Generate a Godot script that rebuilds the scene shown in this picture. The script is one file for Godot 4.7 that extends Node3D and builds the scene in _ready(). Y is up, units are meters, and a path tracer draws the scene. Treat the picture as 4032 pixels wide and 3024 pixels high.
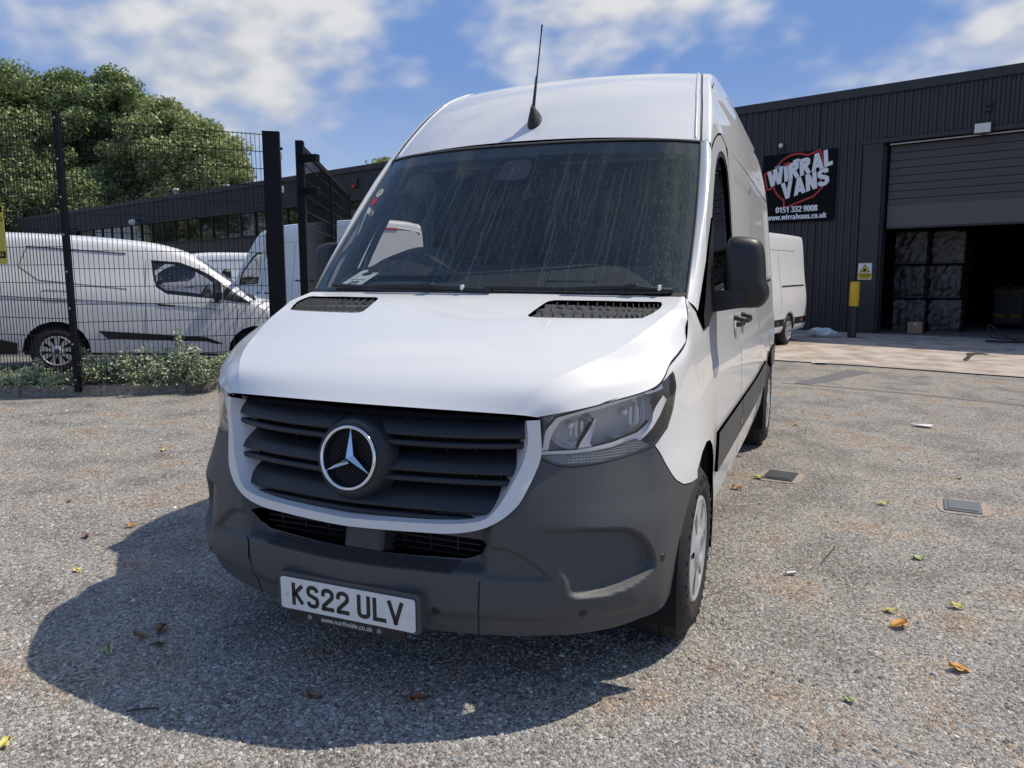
extends Node3D

# ------------------------------------------------------------------ helpers
var M := {}
var taken := {}
var rng := RandomNumberGenerator.new()

func lin(r: float, g: float, b: float, a := 1.0) -> Color:
	var c := Color(r, g, b).linear_to_srgb()
	c.a = a
	return c

func mat(called: String, c: Color, rough := 0.6, metal := 0.0) -> StandardMaterial3D:
	var m := StandardMaterial3D.new()
	m.resource_name = called
	m.albedo_color = c
	m.roughness = rough
	m.metallic = metal
	M[called] = m
	return m

func numbered(called: String) -> String:
	var n: int = taken.get(called, 0)
	taken[called] = n + 1
	return called if n == 0 else "%s_%03d" % [called, n]

func tag(o: Node, label: String, category: String, group := "") -> Node:
	o.set_meta("label", label)
	o.set_meta("category", category)
	if group:
		o.set_meta("group", group)
	return o

func thing(called: String, label: String, category: String, where := Vector3.ZERO, turn := 0.0, group := "") -> Node3D:
	var o := Node3D.new()
	o.name = numbered(called)
	add_child(o)
	o.position = where
	o.rotation.y = turn
	tag(o, label, category, group)
	return o

func put(called: String, mesh: Mesh, m: Material, parent: Node = self) -> MeshInstance3D:
	var o := MeshInstance3D.new()
	o.name = numbered(called) if parent == self else called
	o.mesh = mesh
	o.material_override = m
	parent.add_child(o, true)
	return o

func struct(called: String, mesh: Mesh, m: Material) -> MeshInstance3D:
	var o := put(called, mesh, m)
	o.set_meta("kind", "structure")
	return o

func new_st(flat := false) -> SurfaceTool:
	var st := SurfaceTool.new()
	st.begin(Mesh.PRIMITIVE_TRIANGLES)
	st.set_smooth_group(-1 if flat else 0)
	return st

func fin(st: SurfaceTool) -> ArrayMesh:
	st.generate_normals()
	return st.commit()

func quad(st: SurfaceTool, a: Vector3, b: Vector3, c: Vector3, d: Vector3) -> void:
	st.add_vertex(a); st.add_vertex(b); st.add_vertex(c)
	st.add_vertex(a); st.add_vertex(c); st.add_vertex(d)

# chamfered box: c is the chamfer
func add_box(st: SurfaceTool, at: Vector3, size: Vector3, b := Basis.IDENTITY, c := 0.0) -> void:
	st.set_smooth_group(-1)
	var h := size * 0.5
	if c <= 0.0:
		var p := []
		for i in 8:
			p.append(at + b * Vector3(h.x * (1 if i & 1 else -1), h.y * (1 if i & 2 else -1), h.z * (1 if i & 4 else -1)))
		for f in [[0, 1, 3, 2], [5, 4, 6, 7], [4, 0, 2, 6], [1, 5, 7, 3], [2, 3, 7, 6], [4, 5, 1, 0]]:
			quad(st, p[f[0]], p[f[3]], p[f[2]], p[f[1]])
		return
	# eight corners, each with three vertices
	var v := []
	for i in 8:
		var s := Vector3(1 if i & 1 else -1, 1 if i & 2 else -1, 1 if i & 4 else -1)
		var e := []
		for ax in 3:
			var q := Vector3(h.x - c, h.y - c, h.z - c)
			q[ax] = h[ax]
			e.append(at + b * (q * s))
		v.append(e)
	for ax in 3:
		var u := (ax + 1) % 3
		var w := (ax + 2) % 3
		for sgn in [0, 1]:
			var k: int = sgn << ax
			var q4 := [k, k | (1 << u), k | (1 << u) | (1 << w), k | (1 << w)]
			if sgn:
				quad(st, v[q4[0]][ax], v[q4[3]][ax], v[q4[2]][ax], v[q4[1]][ax])
			else:
				quad(st, v[q4[0]][ax], v[q4[1]][ax], v[q4[2]][ax], v[q4[3]][ax])
		for su in [0, 1]:
			for sw in [0, 1]:
				var k0: int = (su << u) | (sw << w)
				var k1: int = k0 | (1 << ax)
				if su == sw:
					quad(st, v[k0][u], v[k0][w], v[k1][w], v[k1][u])
				else:
					quad(st, v[k0][w], v[k0][u], v[k1][u], v[k1][w])
	for i in 8:
		var odd := ((i & 1) + ((i >> 1) & 1) + ((i >> 2) & 1)) % 2
		if odd:
			st.add_vertex(v[i][0]); st.add_vertex(v[i][2]); st.add_vertex(v[i][1])
		else:
			st.add_vertex(v[i][0]); st.add_vertex(v[i][1]); st.add_vertex(v[i][2])

func box(size: Vector3, at := Vector3.ZERO, c := 0.0, b := Basis.IDENTITY) -> ArrayMesh:
	var st := new_st(true)
	add_box(st, at, size, b, c)
	return fin(st)

func add_tube(st: SurfaceTool, path: PackedVector3Array, radii, sides := 8, closed := false) -> void:
	st.set_smooth_group(0)
	var n := path.size()
	var rings := []
	for i in n:
		var a := path[(i - 1 + n) % n] if closed else path[maxi(i - 1, 0)]
		var b := path[(i + 1) % n] if closed else path[mini(i + 1, n - 1)]
		var t := (b - a).normalized()
		var up := Vector3.UP if absf(t.y) < 0.9 else Vector3.RIGHT
		var x := t.cross(up).normalized()
		var y := x.cross(t)
		var r: float = radii[i] if radii is Array or radii is PackedFloat32Array else radii
		var ring := PackedVector3Array()
		for k in sides:
			var ang := TAU * k / sides
			ring.append(path[i] + (x * cos(ang) + y * sin(ang)) * r)
		rings.append(ring)
	for i in (n if closed else n - 1):
		var p: PackedVector3Array = rings[i]
		var q: PackedVector3Array = rings[(i + 1) % n]
		for k in sides:
			var k2 := (k + 1) % sides
			quad(st, p[k], p[k2], q[k2], q[k])
	if not closed:
		st.set_smooth_group(-1)
		for k in range(1, sides - 1):
			st.add_vertex(rings[0][0]); st.add_vertex(rings[0][k + 1]); st.add_vertex(rings[0][k])
			st.add_vertex(rings[n - 1][0]); st.add_vertex(rings[n - 1][k]); st.add_vertex(rings[n - 1][k + 1])

func tube(path: PackedVector3Array, r, sides := 8, closed := false) -> ArrayMesh:
	var st := new_st()
	add_tube(st, path, r, sides, closed)
	return fin(st)

# profile (radius, along) turned round the x axis
func add_lathe(st: SurfaceTool, prof: PackedVector2Array, sides := 48, at := Vector3.ZERO, b := Basis.IDENTITY) -> void:
	for i in prof.size() - 1:
		st.set_smooth_group(0)
		for k in sides:
			var a0 := TAU * k / sides
			var a1 := TAU * (k + 1) / sides
			var p := prof[i]
			var q := prof[i + 1]
			quad(st, at + b * Vector3(p.y, p.x * cos(a0), p.x * sin(a0)), at + b * Vector3(p.y, p.x * cos(a1), p.x * sin(a1)), at + b * Vector3(q.y, q.x * cos(a1), q.x * sin(a1)), at + b * Vector3(q.y, q.x * cos(a0), q.x * sin(a0)))

# flat polygon pushed along the frame's z: front at z = d, back at z = 0
func add_prism(st: SurfaceTool, poly: PackedVector2Array, d: float, f := Transform3D.IDENTITY) -> void:
	st.set_smooth_group(-1)
	var t := Geometry2D.triangulate_polygon(poly)
	if t.is_empty():
		return
	for i in range(0, t.size(), 3):
		var a := poly[t[i]]
		var b := poly[t[i + 1]]
		var c := poly[t[i + 2]]
		if (b - a).cross(c - a) > 0.0:
			var s := b
			b = c
			c = s
		st.add_vertex(f * Vector3(a.x, a.y, d)); st.add_vertex(f * Vector3(b.x, b.y, d)); st.add_vertex(f * Vector3(c.x, c.y, d))
		if d > 0.004:
			st.add_vertex(f * Vector3(a.x, a.y, 0)); st.add_vertex(f * Vector3(c.x, c.y, 0)); st.add_vertex(f * Vector3(b.x, b.y, 0))
	var cw := Geometry2D.is_polygon_clockwise(poly)
	for i in poly.size():
		var a := poly[i]
		var b := poly[(i + 1) % poly.size()]
		if cw:
			var s := a
			a = b
			b = s
		quad(st, f * Vector3(a.x, a.y, 0), f * Vector3(a.x, a.y, d), f * Vector3(b.x, b.y, d), f * Vector3(b.x, b.y, 0))

func prism(poly: PackedVector2Array, d: float, f := Transform3D.IDENTITY) -> ArrayMesh:
	var st := new_st(true)
	add_prism(st, poly, d, f)
	return fin(st)

func rounded(w: float, h: float, r: float, n := 4) -> PackedVector2Array:
	var p := PackedVector2Array()
	for k in 4:
		var c := Vector2((w / 2 - r) * [1, -1, -1, 1][k], (h / 2 - r) * [1, 1, -1, -1][k])
		for i in n + 1:
			p.append(c + Vector2.from_angle(PI / 2 * k + PI / 2 * i / n) * r)
	return p

func disc(r: float, n := 24) -> PackedVector2Array:
	var p := PackedVector2Array()
	for i in n:
		p.append(Vector2.from_angle(TAU * i / n) * r)
	return p

func text(t: String, size: float, depth := 0.004, font := "Droid Sans", bold := true, heavy := 0.0) -> TextMesh:
	var tm := TextMesh.new()
	var f := SystemFont.new()
	f.font_names = PackedStringArray([font])
	f.font_weight = 700 if bold else 400
	var fv := FontVariation.new()
	fv.base_font = f
	fv.variation_embolden = heavy
	tm.font = fv
	tm.text = t
	tm.font_size = 64
	tm.pixel_size = size / 64.0
	tm.depth = depth
	tm.curve_step = 2.0
	return tm

func mirrored(mesh: ArrayMesh) -> ArrayMesh:
	var out := ArrayMesh.new()
	for s in mesh.get_surface_count():
		var a := mesh.surface_get_arrays(s)
		var v: PackedVector3Array = a[Mesh.ARRAY_VERTEX]
		var n: PackedVector3Array = a[Mesh.ARRAY_NORMAL]
		for i in v.size():
			v[i].x = -v[i].x
			n[i].x = -n[i].x
		var idx := PackedInt32Array()
		if a[Mesh.ARRAY_INDEX] != null:
			idx = a[Mesh.ARRAY_INDEX]
		else:
			idx = PackedInt32Array(range(v.size()))
		for i in range(0, idx.size(), 3):
			var k := idx[i + 1]
			idx[i + 1] = idx[i + 2]
			idx[i + 2] = k
		a[Mesh.ARRAY_VERTEX] = v
		a[Mesh.ARRAY_NORMAL] = n
		a[Mesh.ARRAY_INDEX] = idx
		a[Mesh.ARRAY_TANGENT] = null
		out.add_surface_from_arrays(Mesh.PRIMITIVE_TRIANGLES, a)
	return out

func both(called: String, mesh: ArrayMesh, m: Material, parent: Node) -> Array:
	return [put(called, mesh, m, parent), put(called, mirrored(mesh), m, parent)]

# smooth sheet through a net of points
class Net:
	var rows := []
	var nr := 0
	var nc := 0
	var mir := false
	func _init(r: Array, mirror := true) -> void:
		nr = r.size()
		nc = r[0].size()
		mir = mirror
		var padded := []
		for row in r:
			var q := PackedVector3Array()
			var first: Vector3 = row[1] * Vector3(-1, 1, 1) if mirror else 2.0 * row[0] - row[1]
			q.append(first)
			for p in row:
				q.append(p)
			q.append(2.0 * row[nc - 1] - row[nc - 2])
			padded.append(q)
		var top := PackedVector3Array()
		var end := PackedVector3Array()
		for i in nc + 2:
			top.append(2.0 * padded[0][i] - padded[1][i])
			end.append(2.0 * padded[nr - 1][i] - padded[nr - 2][i])
		rows = [top] + padded + [end]
	func at(s: float, v: float) -> Vector3:
		var neg := mir and s < 0.0
		s = clampf(absf(s) if mir else s, 0.0, nc - 1.0001)
		v = clampf(v, 0.0, nr - 1.0001)
		var i := int(s)
		var j := int(v)
		var t := s - i
		var u := v - j
		var a: PackedVector3Array = rows[j]
		var b: PackedVector3Array = rows[j + 1]
		var c: PackedVector3Array = rows[j + 2]
		var d: PackedVector3Array = rows[j + 3]
		var p := a[i + 1].cubic_interpolate(a[i + 2], a[i], a[i + 3], t)
		var q := b[i + 1].cubic_interpolate(b[i + 2], b[i], b[i + 3], t)
		var r := c[i + 1].cubic_interpolate(c[i + 2], c[i], c[i + 3], t)
		var w := d[i + 1].cubic_interpolate(d[i + 2], d[i], d[i + 3], t)
		var o := q.cubic_interpolate(r, p, w, u)
		if neg:
			o.x = -o.x
		return o

# the part of the sheet f(s, v) that lies inside a polygon, with an edge turned inwards
func sheet(f: Callable, poly: PackedVector2Array, holes: Array, ds: float, dv: float, rim := 0.012, out := 0.0, uv := Vector4(0, 0, 1, 1), st: SurfaceTool = null) -> ArrayMesh:
	var own := st == null
	if own:
		st = SurfaceTool.new()
		st.begin(Mesh.PRIMITIVE_TRIANGLES)
	var lo := poly[0]
	var hi := poly[0]
	for p in poly:
		lo = lo.min(p)
		hi = hi.max(p)
	var cache := {}
	var e := Vector2(ds, dv) * 0.2
	var get_at := func(p: Vector2) -> Array:
		var key := Vector2i(roundi(p.x * 20000), roundi(p.y * 20000))
		if cache.has(key):
			return cache[key]
		var o: Vector3 = f.call(p.x, p.y)
		var du: Vector3 = f.call(p.x + e.x, p.y) - f.call(p.x - e.x, p.y)
		var dw: Vector3 = f.call(p.x, p.y + e.y) - f.call(p.x, p.y - e.y)
		var n := du.cross(dw).normalized()
		cache[key] = [o + n * out, n]
		return cache[key]
	var nx := maxi(1, ceili((hi.x - lo.x) / ds))
	var ny := maxi(1, ceili((hi.y - lo.y) / dv))
	var w := (hi.x - lo.x) / nx
	var h := (hi.y - lo.y) / ny
	for ix in nx:
		for iy in ny:
			var a := lo + Vector2(w * ix, h * iy)
			var cell := PackedVector2Array([a, a + Vector2(w, 0), a + Vector2(w, h), a + Vector2(0, h)])
			var parts := Geometry2D.intersect_polygons(cell, poly)
			for hole in holes:
				var rest: Array[PackedVector2Array] = []
				for q in parts:
					rest.append_array(Geometry2D.clip_polygons(q, hole))
				parts = rest
			for q in parts:
				var t := Geometry2D.triangulate_polygon(q)
				for i in range(0, t.size(), 3):
					var k := [q[t[i]], q[t[i + 1]], q[t[i + 2]]]
					if (k[1] - k[0]).cross(k[2] - k[0]) > 0.0:
						k = [k[0], k[2], k[1]]
					for p in k:
						var g: Array = get_at.call(p)
						st.set_normal(g[1])
						st.set_uv(Vector2((p.x - uv.x) / (uv.z - uv.x), (p.y - uv.y) / (uv.w - uv.y)))
						st.add_vertex(g[0])
	if rim > 0.0:
		for ring: PackedVector2Array in [poly] + holes:
			for i in ring.size():
				var a := ring[i]
				var b := ring[(i + 1) % ring.size()]
				var steps := maxi(1, ceili(maxf(absf(a.x - b.x) / ds, absf(a.y - b.y) / dv)))
				for k in steps:
					var g0: Array = get_at.call(a.lerp(b, float(k) / steps))
					var g1: Array = get_at.call(a.lerp(b, float(k + 1) / steps))
					var p0: Vector3 = g0[0]
					var p1: Vector3 = g1[0]
					var q0: Vector3 = p0 - g0[1] * rim
					var q1: Vector3 = p1 - g1[1] * rim
					var n := (p1 - p0).cross(q0 - p0).normalized()
					for p in [p0, p1, q1, p0, q1, q0]:
						st.set_normal(n)
						st.set_uv(Vector2(0.5, 0.5))
						st.add_vertex(p)
	return st.commit() if own else null

func v2(a: Array) -> PackedVector2Array:
	var p := PackedVector2Array()
	for i in range(0, a.size(), 2):
		p.append(Vector2(a[i], a[i + 1]))
	return p

func flip(p: PackedVector2Array) -> PackedVector2Array:
	var q := PackedVector2Array()
	for i in range(p.size() - 1, -1, -1):
		q.append(Vector2(-p[i].x, p[i].y))
	return q

func net_rows(a: Array) -> Array:
	var out := []
	for r in a:
		var row := []
		for i in range(0, r.size(), 3):
			row.append(Vector3(r[i], r[i + 1], r[i + 2]))
		out.append(row)
	return out

# smooth line through points
func smooth2(p: PackedVector2Array, n := 6, closed := false) -> PackedVector2Array:
	var o := PackedVector2Array()
	var c := p.size()
	for i in (c if closed else c - 1):
		var p0 := p[(i - 1 + c) % c] if closed else p[maxi(i - 1, 0)]
		var p3 := p[(i + 2) % c] if closed else p[mini(i + 2, c - 1)]
		for k in n:
			o.append(p[i].cubic_interpolate(p[(i + 1) % c], p0, p3, float(k) / n))
	if not closed:
		o.append(p[c - 1])
	return o

func smooth3(p: PackedVector3Array, n := 6) -> PackedVector3Array:
	var o := PackedVector3Array()
	var c := p.size()
	for i in c - 1:
		for k in n:
			o.append(p[i].cubic_interpolate(p[i + 1], p[maxi(i - 1, 0)], p[mini(i + 2, c - 1)], float(k) / n))
	o.append(p[c - 1])
	return o

func curve_at(xs: Array, ys: Array, x: float) -> float:
	if x <= xs[0]:
		return ys[0]
	for i in xs.size() - 1:
		if x <= xs[i + 1]:
			var t: float = (x - xs[i]) / (xs[i + 1] - xs[i])
			return cubic_interpolate(ys[i], ys[i + 1], ys[maxi(i - 1, 0)], ys[mini(i + 2, xs.size() - 1)], t)
	return ys[xs.size() - 1]

# distance from a point to a closed polygon, positive inside
func inside_by(p: Vector2, poly: PackedVector2Array) -> float:
	var best := 1e9
	for i in poly.size():
		best = minf(best, p.distance_to(Geometry2D.get_closest_point_to_segment(p, poly[i], poly[(i + 1) % poly.size()])))
	return best if Geometry2D.is_point_in_polygon(p, poly) else -best

func noise_tex(kind: int, freq: float, seed_: int, size := 512, octaves := 4, ramp: Gradient = null, normal := 0.0) -> NoiseTexture2D:
	var n := FastNoiseLite.new()
	n.noise_type = kind
	n.frequency = freq
	n.seed = seed_
	n.fractal_octaves = octaves
	var t := NoiseTexture2D.new()
	t.width = size
	t.height = size
	t.seamless = true
	t.noise = n
	if ramp:
		t.color_ramp = ramp
	if normal > 0.0:
		t.as_normal_map = true
		t.bump_strength = normal
	return t

func grad(a: Array) -> Gradient:
	var g := Gradient.new()
	var off := PackedFloat32Array()
	var col := PackedColorArray()
	for i in range(0, a.size(), 2):
		off.append(a[i])
		col.append(a[i + 1])
	g.offsets = off
	g.colors = col
	return g

# ------------------------------------------------------------------ the panel van in front
var W: Net
var B: Net
var FL: Net
var GL: Net
var H: Net
var tri_poly: PackedVector2Array
var rec_poly: PackedVector2Array
var mid_poly: PackedVector2Array

func soft(a: float, b: float, x: float) -> float:
	var t := clampf((x - a) / (b - a), 0.0, 1.0)
	return t * t * (3.0 - 2.0 * t)

func van_nets() -> void:
	var ys := [0.215, 0.30, 0.42, 0.60, 0.72, 0.84, 0.94, 1.02]
	var xs := [[0, .31, .5, .61, .735, .835, .895, .935, .965, .965, .955], [0, .31, .5, .62, .745, .85, .915, .955, .985, .985, .965], [0, .31, .5, .62, .75, .86, .925, .965, 1.0, 1.0, .975], [0, .31, .5, .62, .75, .86, .925, .967, 1.007, 1.008, .985],
		[0, .31, .5, .613, .752, .858, .92, .96, 1.004, 1.01, .987], [0, .31, .5, .607, .755, .855, .914, .948, .985, .998, .985], [0, .31, .5, .606, .757, .852, .908, .945, .972, .985, .98], [0, .31, .5, .606, .757, .85, .905, .942, .963, .972, .973]]
	var zs := [[-.075, -.105, -.15, -.2, -.275, -.365, -.445, -.53, -.72, -.97, -1.42], [-.045, -.075, -.12, -.163, -.225, -.318, -.408, -.5, -.72, -.97, -1.42], [-.03, -.06, -.10, -.14, -.2, -.295, -.385, -.485, -.72, -.97, -1.42], [-.035, -.065, -.105, -.15, -.215, -.312, -.40, -.495, -.72, -.97, -1.42],
		[-.05, -.08, -.125, -.172, -.258, -.366, -.445, -.53, -.72, -.97, -1.42], [-.07, -.095, -.145, -.2, -.298, -.42, -.48, -.562, -.73, -.97, -1.40], [-.10, -.12, -.158, -.197, -.303, -.424, -.495, -.59, -.745, -.97, -1.38], [-.13, -.15, -.18, -.205, -.308, -.428, -.505, -.61, -.76, -.965, -1.33]]
	var rows := []
	for r in 8:
		var row := []
		for i in 11:
			row.append(Vector3(xs[r][i], ys[r], zs[r][i]))
		rows.append(row)
	rows += net_rows([
		[0, 1.10, -.16, .31, 1.10, -.175, .5, 1.1, -.2, .606, 1.07, -.215, .757, 1.05, -.315, .85, 1.045, -.432, .903, 1.045, -.512, .934, 1.075, -.615, .955, 1.115, -.78, .955, 1.165, -.945, .953, 1.205, -1.2],
		[0, 1.15, -.2, .31, 1.15, -.21, .5, 1.15, -.23, .60, 1.1, -.23, .75, 1.08, -.325, .845, 1.06, -.437, .90, 1.06, -.52, .92, 1.10, -.60, .94, 1.162, -.805, .926, 1.258, -.922, .885, 1.325, -1.08]])
	W = Net.new(rows)
	var ridge := [.53, .985, -.165, .58, 1.054, -.222, .64, 1.094, -.302, .70, 1.126, -.401, .76, 1.159, -.523, .82, 1.216, -.689, .86, 1.265, -.846, .88, 1.287, -.919, .872, 1.324, -1.065]
	var mid_line := [.993, -.11, 1.052, -.180, 1.102, -.268, 1.150, -.378, 1.200, -.520, 1.256, -.70, 1.298, -.835, 1.318, -.905, 1.332, -.955]
	var edge := [.60, .977, -.19, .70, .994, -.25, .80, 1.016, -.355, .905, 1.049, -.50, .926, 1.115, -.61, .936, 1.143, -.71, .938, 1.185, -.86, .922, 1.265, -.93, .885, 1.323, -1.08]
	var br := []
	var fr := []
	for i in 9:
		var row := []
		for k in [0.0, 0.35, 0.7, 0.9, 1.0]:
			row.append(Vector3(ridge[i * 3] * k, lerpf(mid_line[i * 2], ridge[i * 3 + 1], pow(k, 2.4)), lerpf(mid_line[i * 2 + 1], ridge[i * 3 + 2], k * k)))
		br.append(row)
		var a := Vector3(ridge[i * 3], ridge[i * 3 + 1], ridge[i * 3 + 2])
		var b := Vector3(edge[i * 3], edge[i * 3 + 1], edge[i * 3 + 2])
		fr.append([a, (a + b) / 2 + Vector3(.006, .004, .006) * minf(1.0, a.distance_to(b) * 5.0), b])
	B = Net.new(br)
	FL = Net.new(fr, false)
	GL = Net.new(net_rows([
		[0, 1.30, -.94, .3, 1.30, -.955, .55, 1.302, -.985, .75, 1.305, -1.03, .89, 1.31, -1.09],
		[0, 1.485, -1.10, .295, 1.485, -1.115, .545, 1.485, -1.15, .74, 1.485, -1.195, .88, 1.485, -1.255],
		[0, 1.68, -1.272, .29, 1.68, -1.288, .54, 1.677, -1.325, .73, 1.673, -1.375, .865, 1.668, -1.43],
		[0, 1.86, -1.44, .285, 1.86, -1.455, .53, 1.855, -1.49, .715, 1.85, -1.54, .845, 1.845, -1.595],
		[0, 2.03, -1.605, .28, 2.03, -1.62, .52, 2.027, -1.655, .70, 2.022, -1.70, .822, 2.014, -1.752]]))
	var gut := [.82, 2.02, -1.755, .80, 2.132, -1.871, .78, 2.233, -1.99, .76, 2.315, -2.095, .74, 2.393, -2.217, .72, 2.449, -2.34, .70, 2.49, -2.465, .69, 2.53, -2.7, .685, 2.56, -3.1, .68, 2.58, -4.0, .65, 2.58, -5.84]
	var cen := [2.045, -1.615, 2.16, -1.75, 2.275, -1.895, 2.365, -2.03, 2.435, -2.17, 2.488, -2.32, 2.527, -2.47, 2.575, -2.72, 2.62, -3.1, 2.66, -4.0, 2.66, -5.84]
	var hr := []
	for i in 11:
		var row := []
		for k in [0.0, 0.33, 0.62, 0.85, 1.0]:
			var q := pow(k, 2.2)
			row.append(Vector3(gut[i * 3] * k, lerpf(cen[i * 2], gut[i * 3 + 1], q), lerpf(cen[i * 2 + 1], gut[i * 3 + 2], q)))
		hr.append(row)
	H = Net.new(hr)
	tri_poly = v2([1.85, 2.86, 2.219, 2.85, 2.694, 2.712, 3.148, 2.492, 3.47, 2.262, 2.488, 2.272, 1.75, 2.28])
	rec_poly = smooth2(v2([3.1, 3.22, 4.0, 3.24, 4.957, 3.144, 5.417, 3.0, 5.86, 2.774, 6.163, 2.509, 6.237, 2.297, 5.999, 2.18, 5.2, 2.0, 4.411, 1.9, 3.75, 1.95, 3.6, 2.3, 3.25, 2.75]), 4, true)
	mid_poly = v2([-3, 3.3, -3, 2.62, -1.7, 2.36, 1.7, 2.36, 3, 2.62, 3, 3.3])

# bumper skin: the sheet W with its hollows
func bumper_at(s: float, v: float) -> Vector3:
	var p := W.at(s, v)
	var d := 0.0
	var a := absf(s)
	if a < 2.0 and v > 2.0:
		# the foot ledge under the air intake
		d += 0.055 * soft(2.33, 2.50, v) * soft(1.95, 1.62, a)
	if a > 1.7 and a < 3.6:
		var q := inside_by(Vector2(a, v), tri_poly)
		d += 0.016 * soft(-0.02, 0.10, q)
	if a > 3.0 and a < 6.5 and v > 1.7 and v < 3.4:
		var q := inside_by(Vector2(a, v), rec_poly)
		d += 0.036 * soft(0.0, 0.15, q) * lerpf(0.35, 1.0, soft(3.4, 4.6, a))
	# lower lip is a rounded step
	d += 0.012 * soft(1.55, 1.15, v) * soft(6.8, 5.5, a)
	if d > 0.0:
		var e := 0.05
		var n := (W.at(s + e, v) - W.at(s - e, v)).cross(W.at(s, v + e) - W.at(s, v - e)).normalized()
		p -= n * d
	return p

func bonnet_at(s: float, v: float) -> Vector3:
	return B.at(s, v)

func side_x(y: float, z: float) -> float:
	var x := curve_at([.3, .42, .55, .72, .9, 1.05, 1.2, 1.4, 1.6, 1.8, 2.0, 2.2, 2.4, 2.5, 2.58, 2.62], [.962, .975, .983, .986, .982, .972, .955, .933, .909, .889, .866, .834, .785, .747, .69, .655], y)
	x -= 0.045 * soft(3.0, 5.85, -z)
	x += 0.022 * exp(-pow((z + 4.64) / 0.5, 2)) * exp(-pow((y - 0.62) / 0.25, 2))
	# pressed panels
	var q1 := Vector2(absf(z + 4.15) - 1.5, absf(y - 1.69) - 0.29)
	x -= 0.014 * soft(0.02, -0.02, maxf(q1.x, q1.y))
	var q2 := Vector2(absf(z + 3.9) - 1.75, absf(y - 2.25) - 0.11)
	x -= 0.012 * soft(0.02, -0.03, maxf(q2.x, q2.y))
	# swage line over the wheel arches
	x -= 0.006 * soft(1.02, 1.06, y) * soft(1.3, 1.1, y)
	return x

func side_at(s: float, v: float) -> Vector3:
	return Vector3(side_x(v, -s), v, -s)

func off_w(s: float, v: float, d: float) -> Vector3:
	var e := 0.05
	var n := (W.at(s + e, v) - W.at(s - e, v)).cross(W.at(s, v + e) - W.at(s, v - e)).normalized()
	return W.at(s, v) + n * d

func v_of_y(y: float) -> float:
	return curve_at([.42, .60, .72, .84, .94, 1.02, 1.10], [2, 3, 4, 5, 6, 7, 8], y)

func make_wheel(parent: Node, at: Vector3, mir: bool) -> void:
	var w := Node3D.new()
	w.name = "wheel"
	parent.add_child(w, true)
	w.position = at
	if mir:
		w.rotation.y = PI
	var st := new_st()
	add_lathe(st, v2([.206, -.012, .214, .002, .25, .012, .29, .008, .318, -.012, .334, -.03, .342, -.045, .345, -.07, .345, -.165, .342, -.19, .33, -.205, .29, -.232, .22, -.235, .2, -.2]), 72)
	var tyre := put("tyre", fin(st), M.rubber, w)
	st = new_st(true)
	for k in 64:
		for j in 5:
			var a := TAU * (k + (0.5 if j % 2 else 0.0)) / 64
			var b := Basis(Vector3.RIGHT, -a) * Basis(Vector3.UP, [0.0, 0.25, -0.2, 0.25, 0.0][j])
			add_box(st, Basis(Vector3.RIGHT, -a) * Vector3([-.046, -.077, -.1175, -.158, -.189][j], 0.3435 if j % 4 else 0.338, 0), Vector3([.036, .026, .046, .026, .036][j], .016, .0245), b, 0.002)
	var tread := put("tread", fin(st), M.rubber, tyre)
	tread.set_meta("kind", "stuff")
	st = new_st(true)
	for k in 40:
		var a := TAU * k / 40
		add_box(st, Basis(Vector3.RIGHT, -a) * Vector3(.0105, .268 + 0.012 * (k % 2), 0), Vector3(.004, .02, .012), Basis(Vector3.RIGHT, -a), 0.0)
	put("sidewall_lettering", fin(st), M.rubber, tyre).set_meta("kind", "stuff")
	st = new_st()
	add_lathe(st, v2([.206, -.012, .2, -.05, .16, -.07, .05, -.06, .0, -.055]), 48)
	put("rim", fin(st), M.dark_metal, w)
	# hubcap: six broad spokes between an outer ring and a hub
	st = new_st()
	add_lathe(st, v2([.208, -.014, .207, .002, .2, .007, .186, .006, .180, -.012]), 64)
	add_lathe(st, v2([.085, .004, .072, .014, .055, .018, .046, .017, .044, .010, .0, .011]), 48)
	for k in 6:
		var a := TAU * k / 6
		var p := v2([-.03, .06, .03, .06, .040, .12, .066, .175, .05, .184, -.05, .184, -.066, .175, -.040, .12])
		var f := Transform3D(Basis(Vector3.RIGHT, a) * Basis(Vector3(0, 0, -1), Vector3.UP, Vector3.RIGHT), Basis(Vector3.RIGHT, a) * Vector3(-.012, 0, 0))
		add_prism(st, p, .016, f)
	var cap := put("hubcap", fin(st), M.hubcap, w)
	st = new_st(true)
	for k in 3:
		var a := TAU * k / 3
		add_prism(st, v2([-.006, 0, .006, 0, .0, .03]), .004, Transform3D(Basis(Vector3.RIGHT, a) * Basis(Vector3(0, 0, -1), Vector3.UP, Vector3.RIGHT), Vector3(.012, 0, 0)))
	put("hub_star", fin(st), M.chrome, cap)

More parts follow.
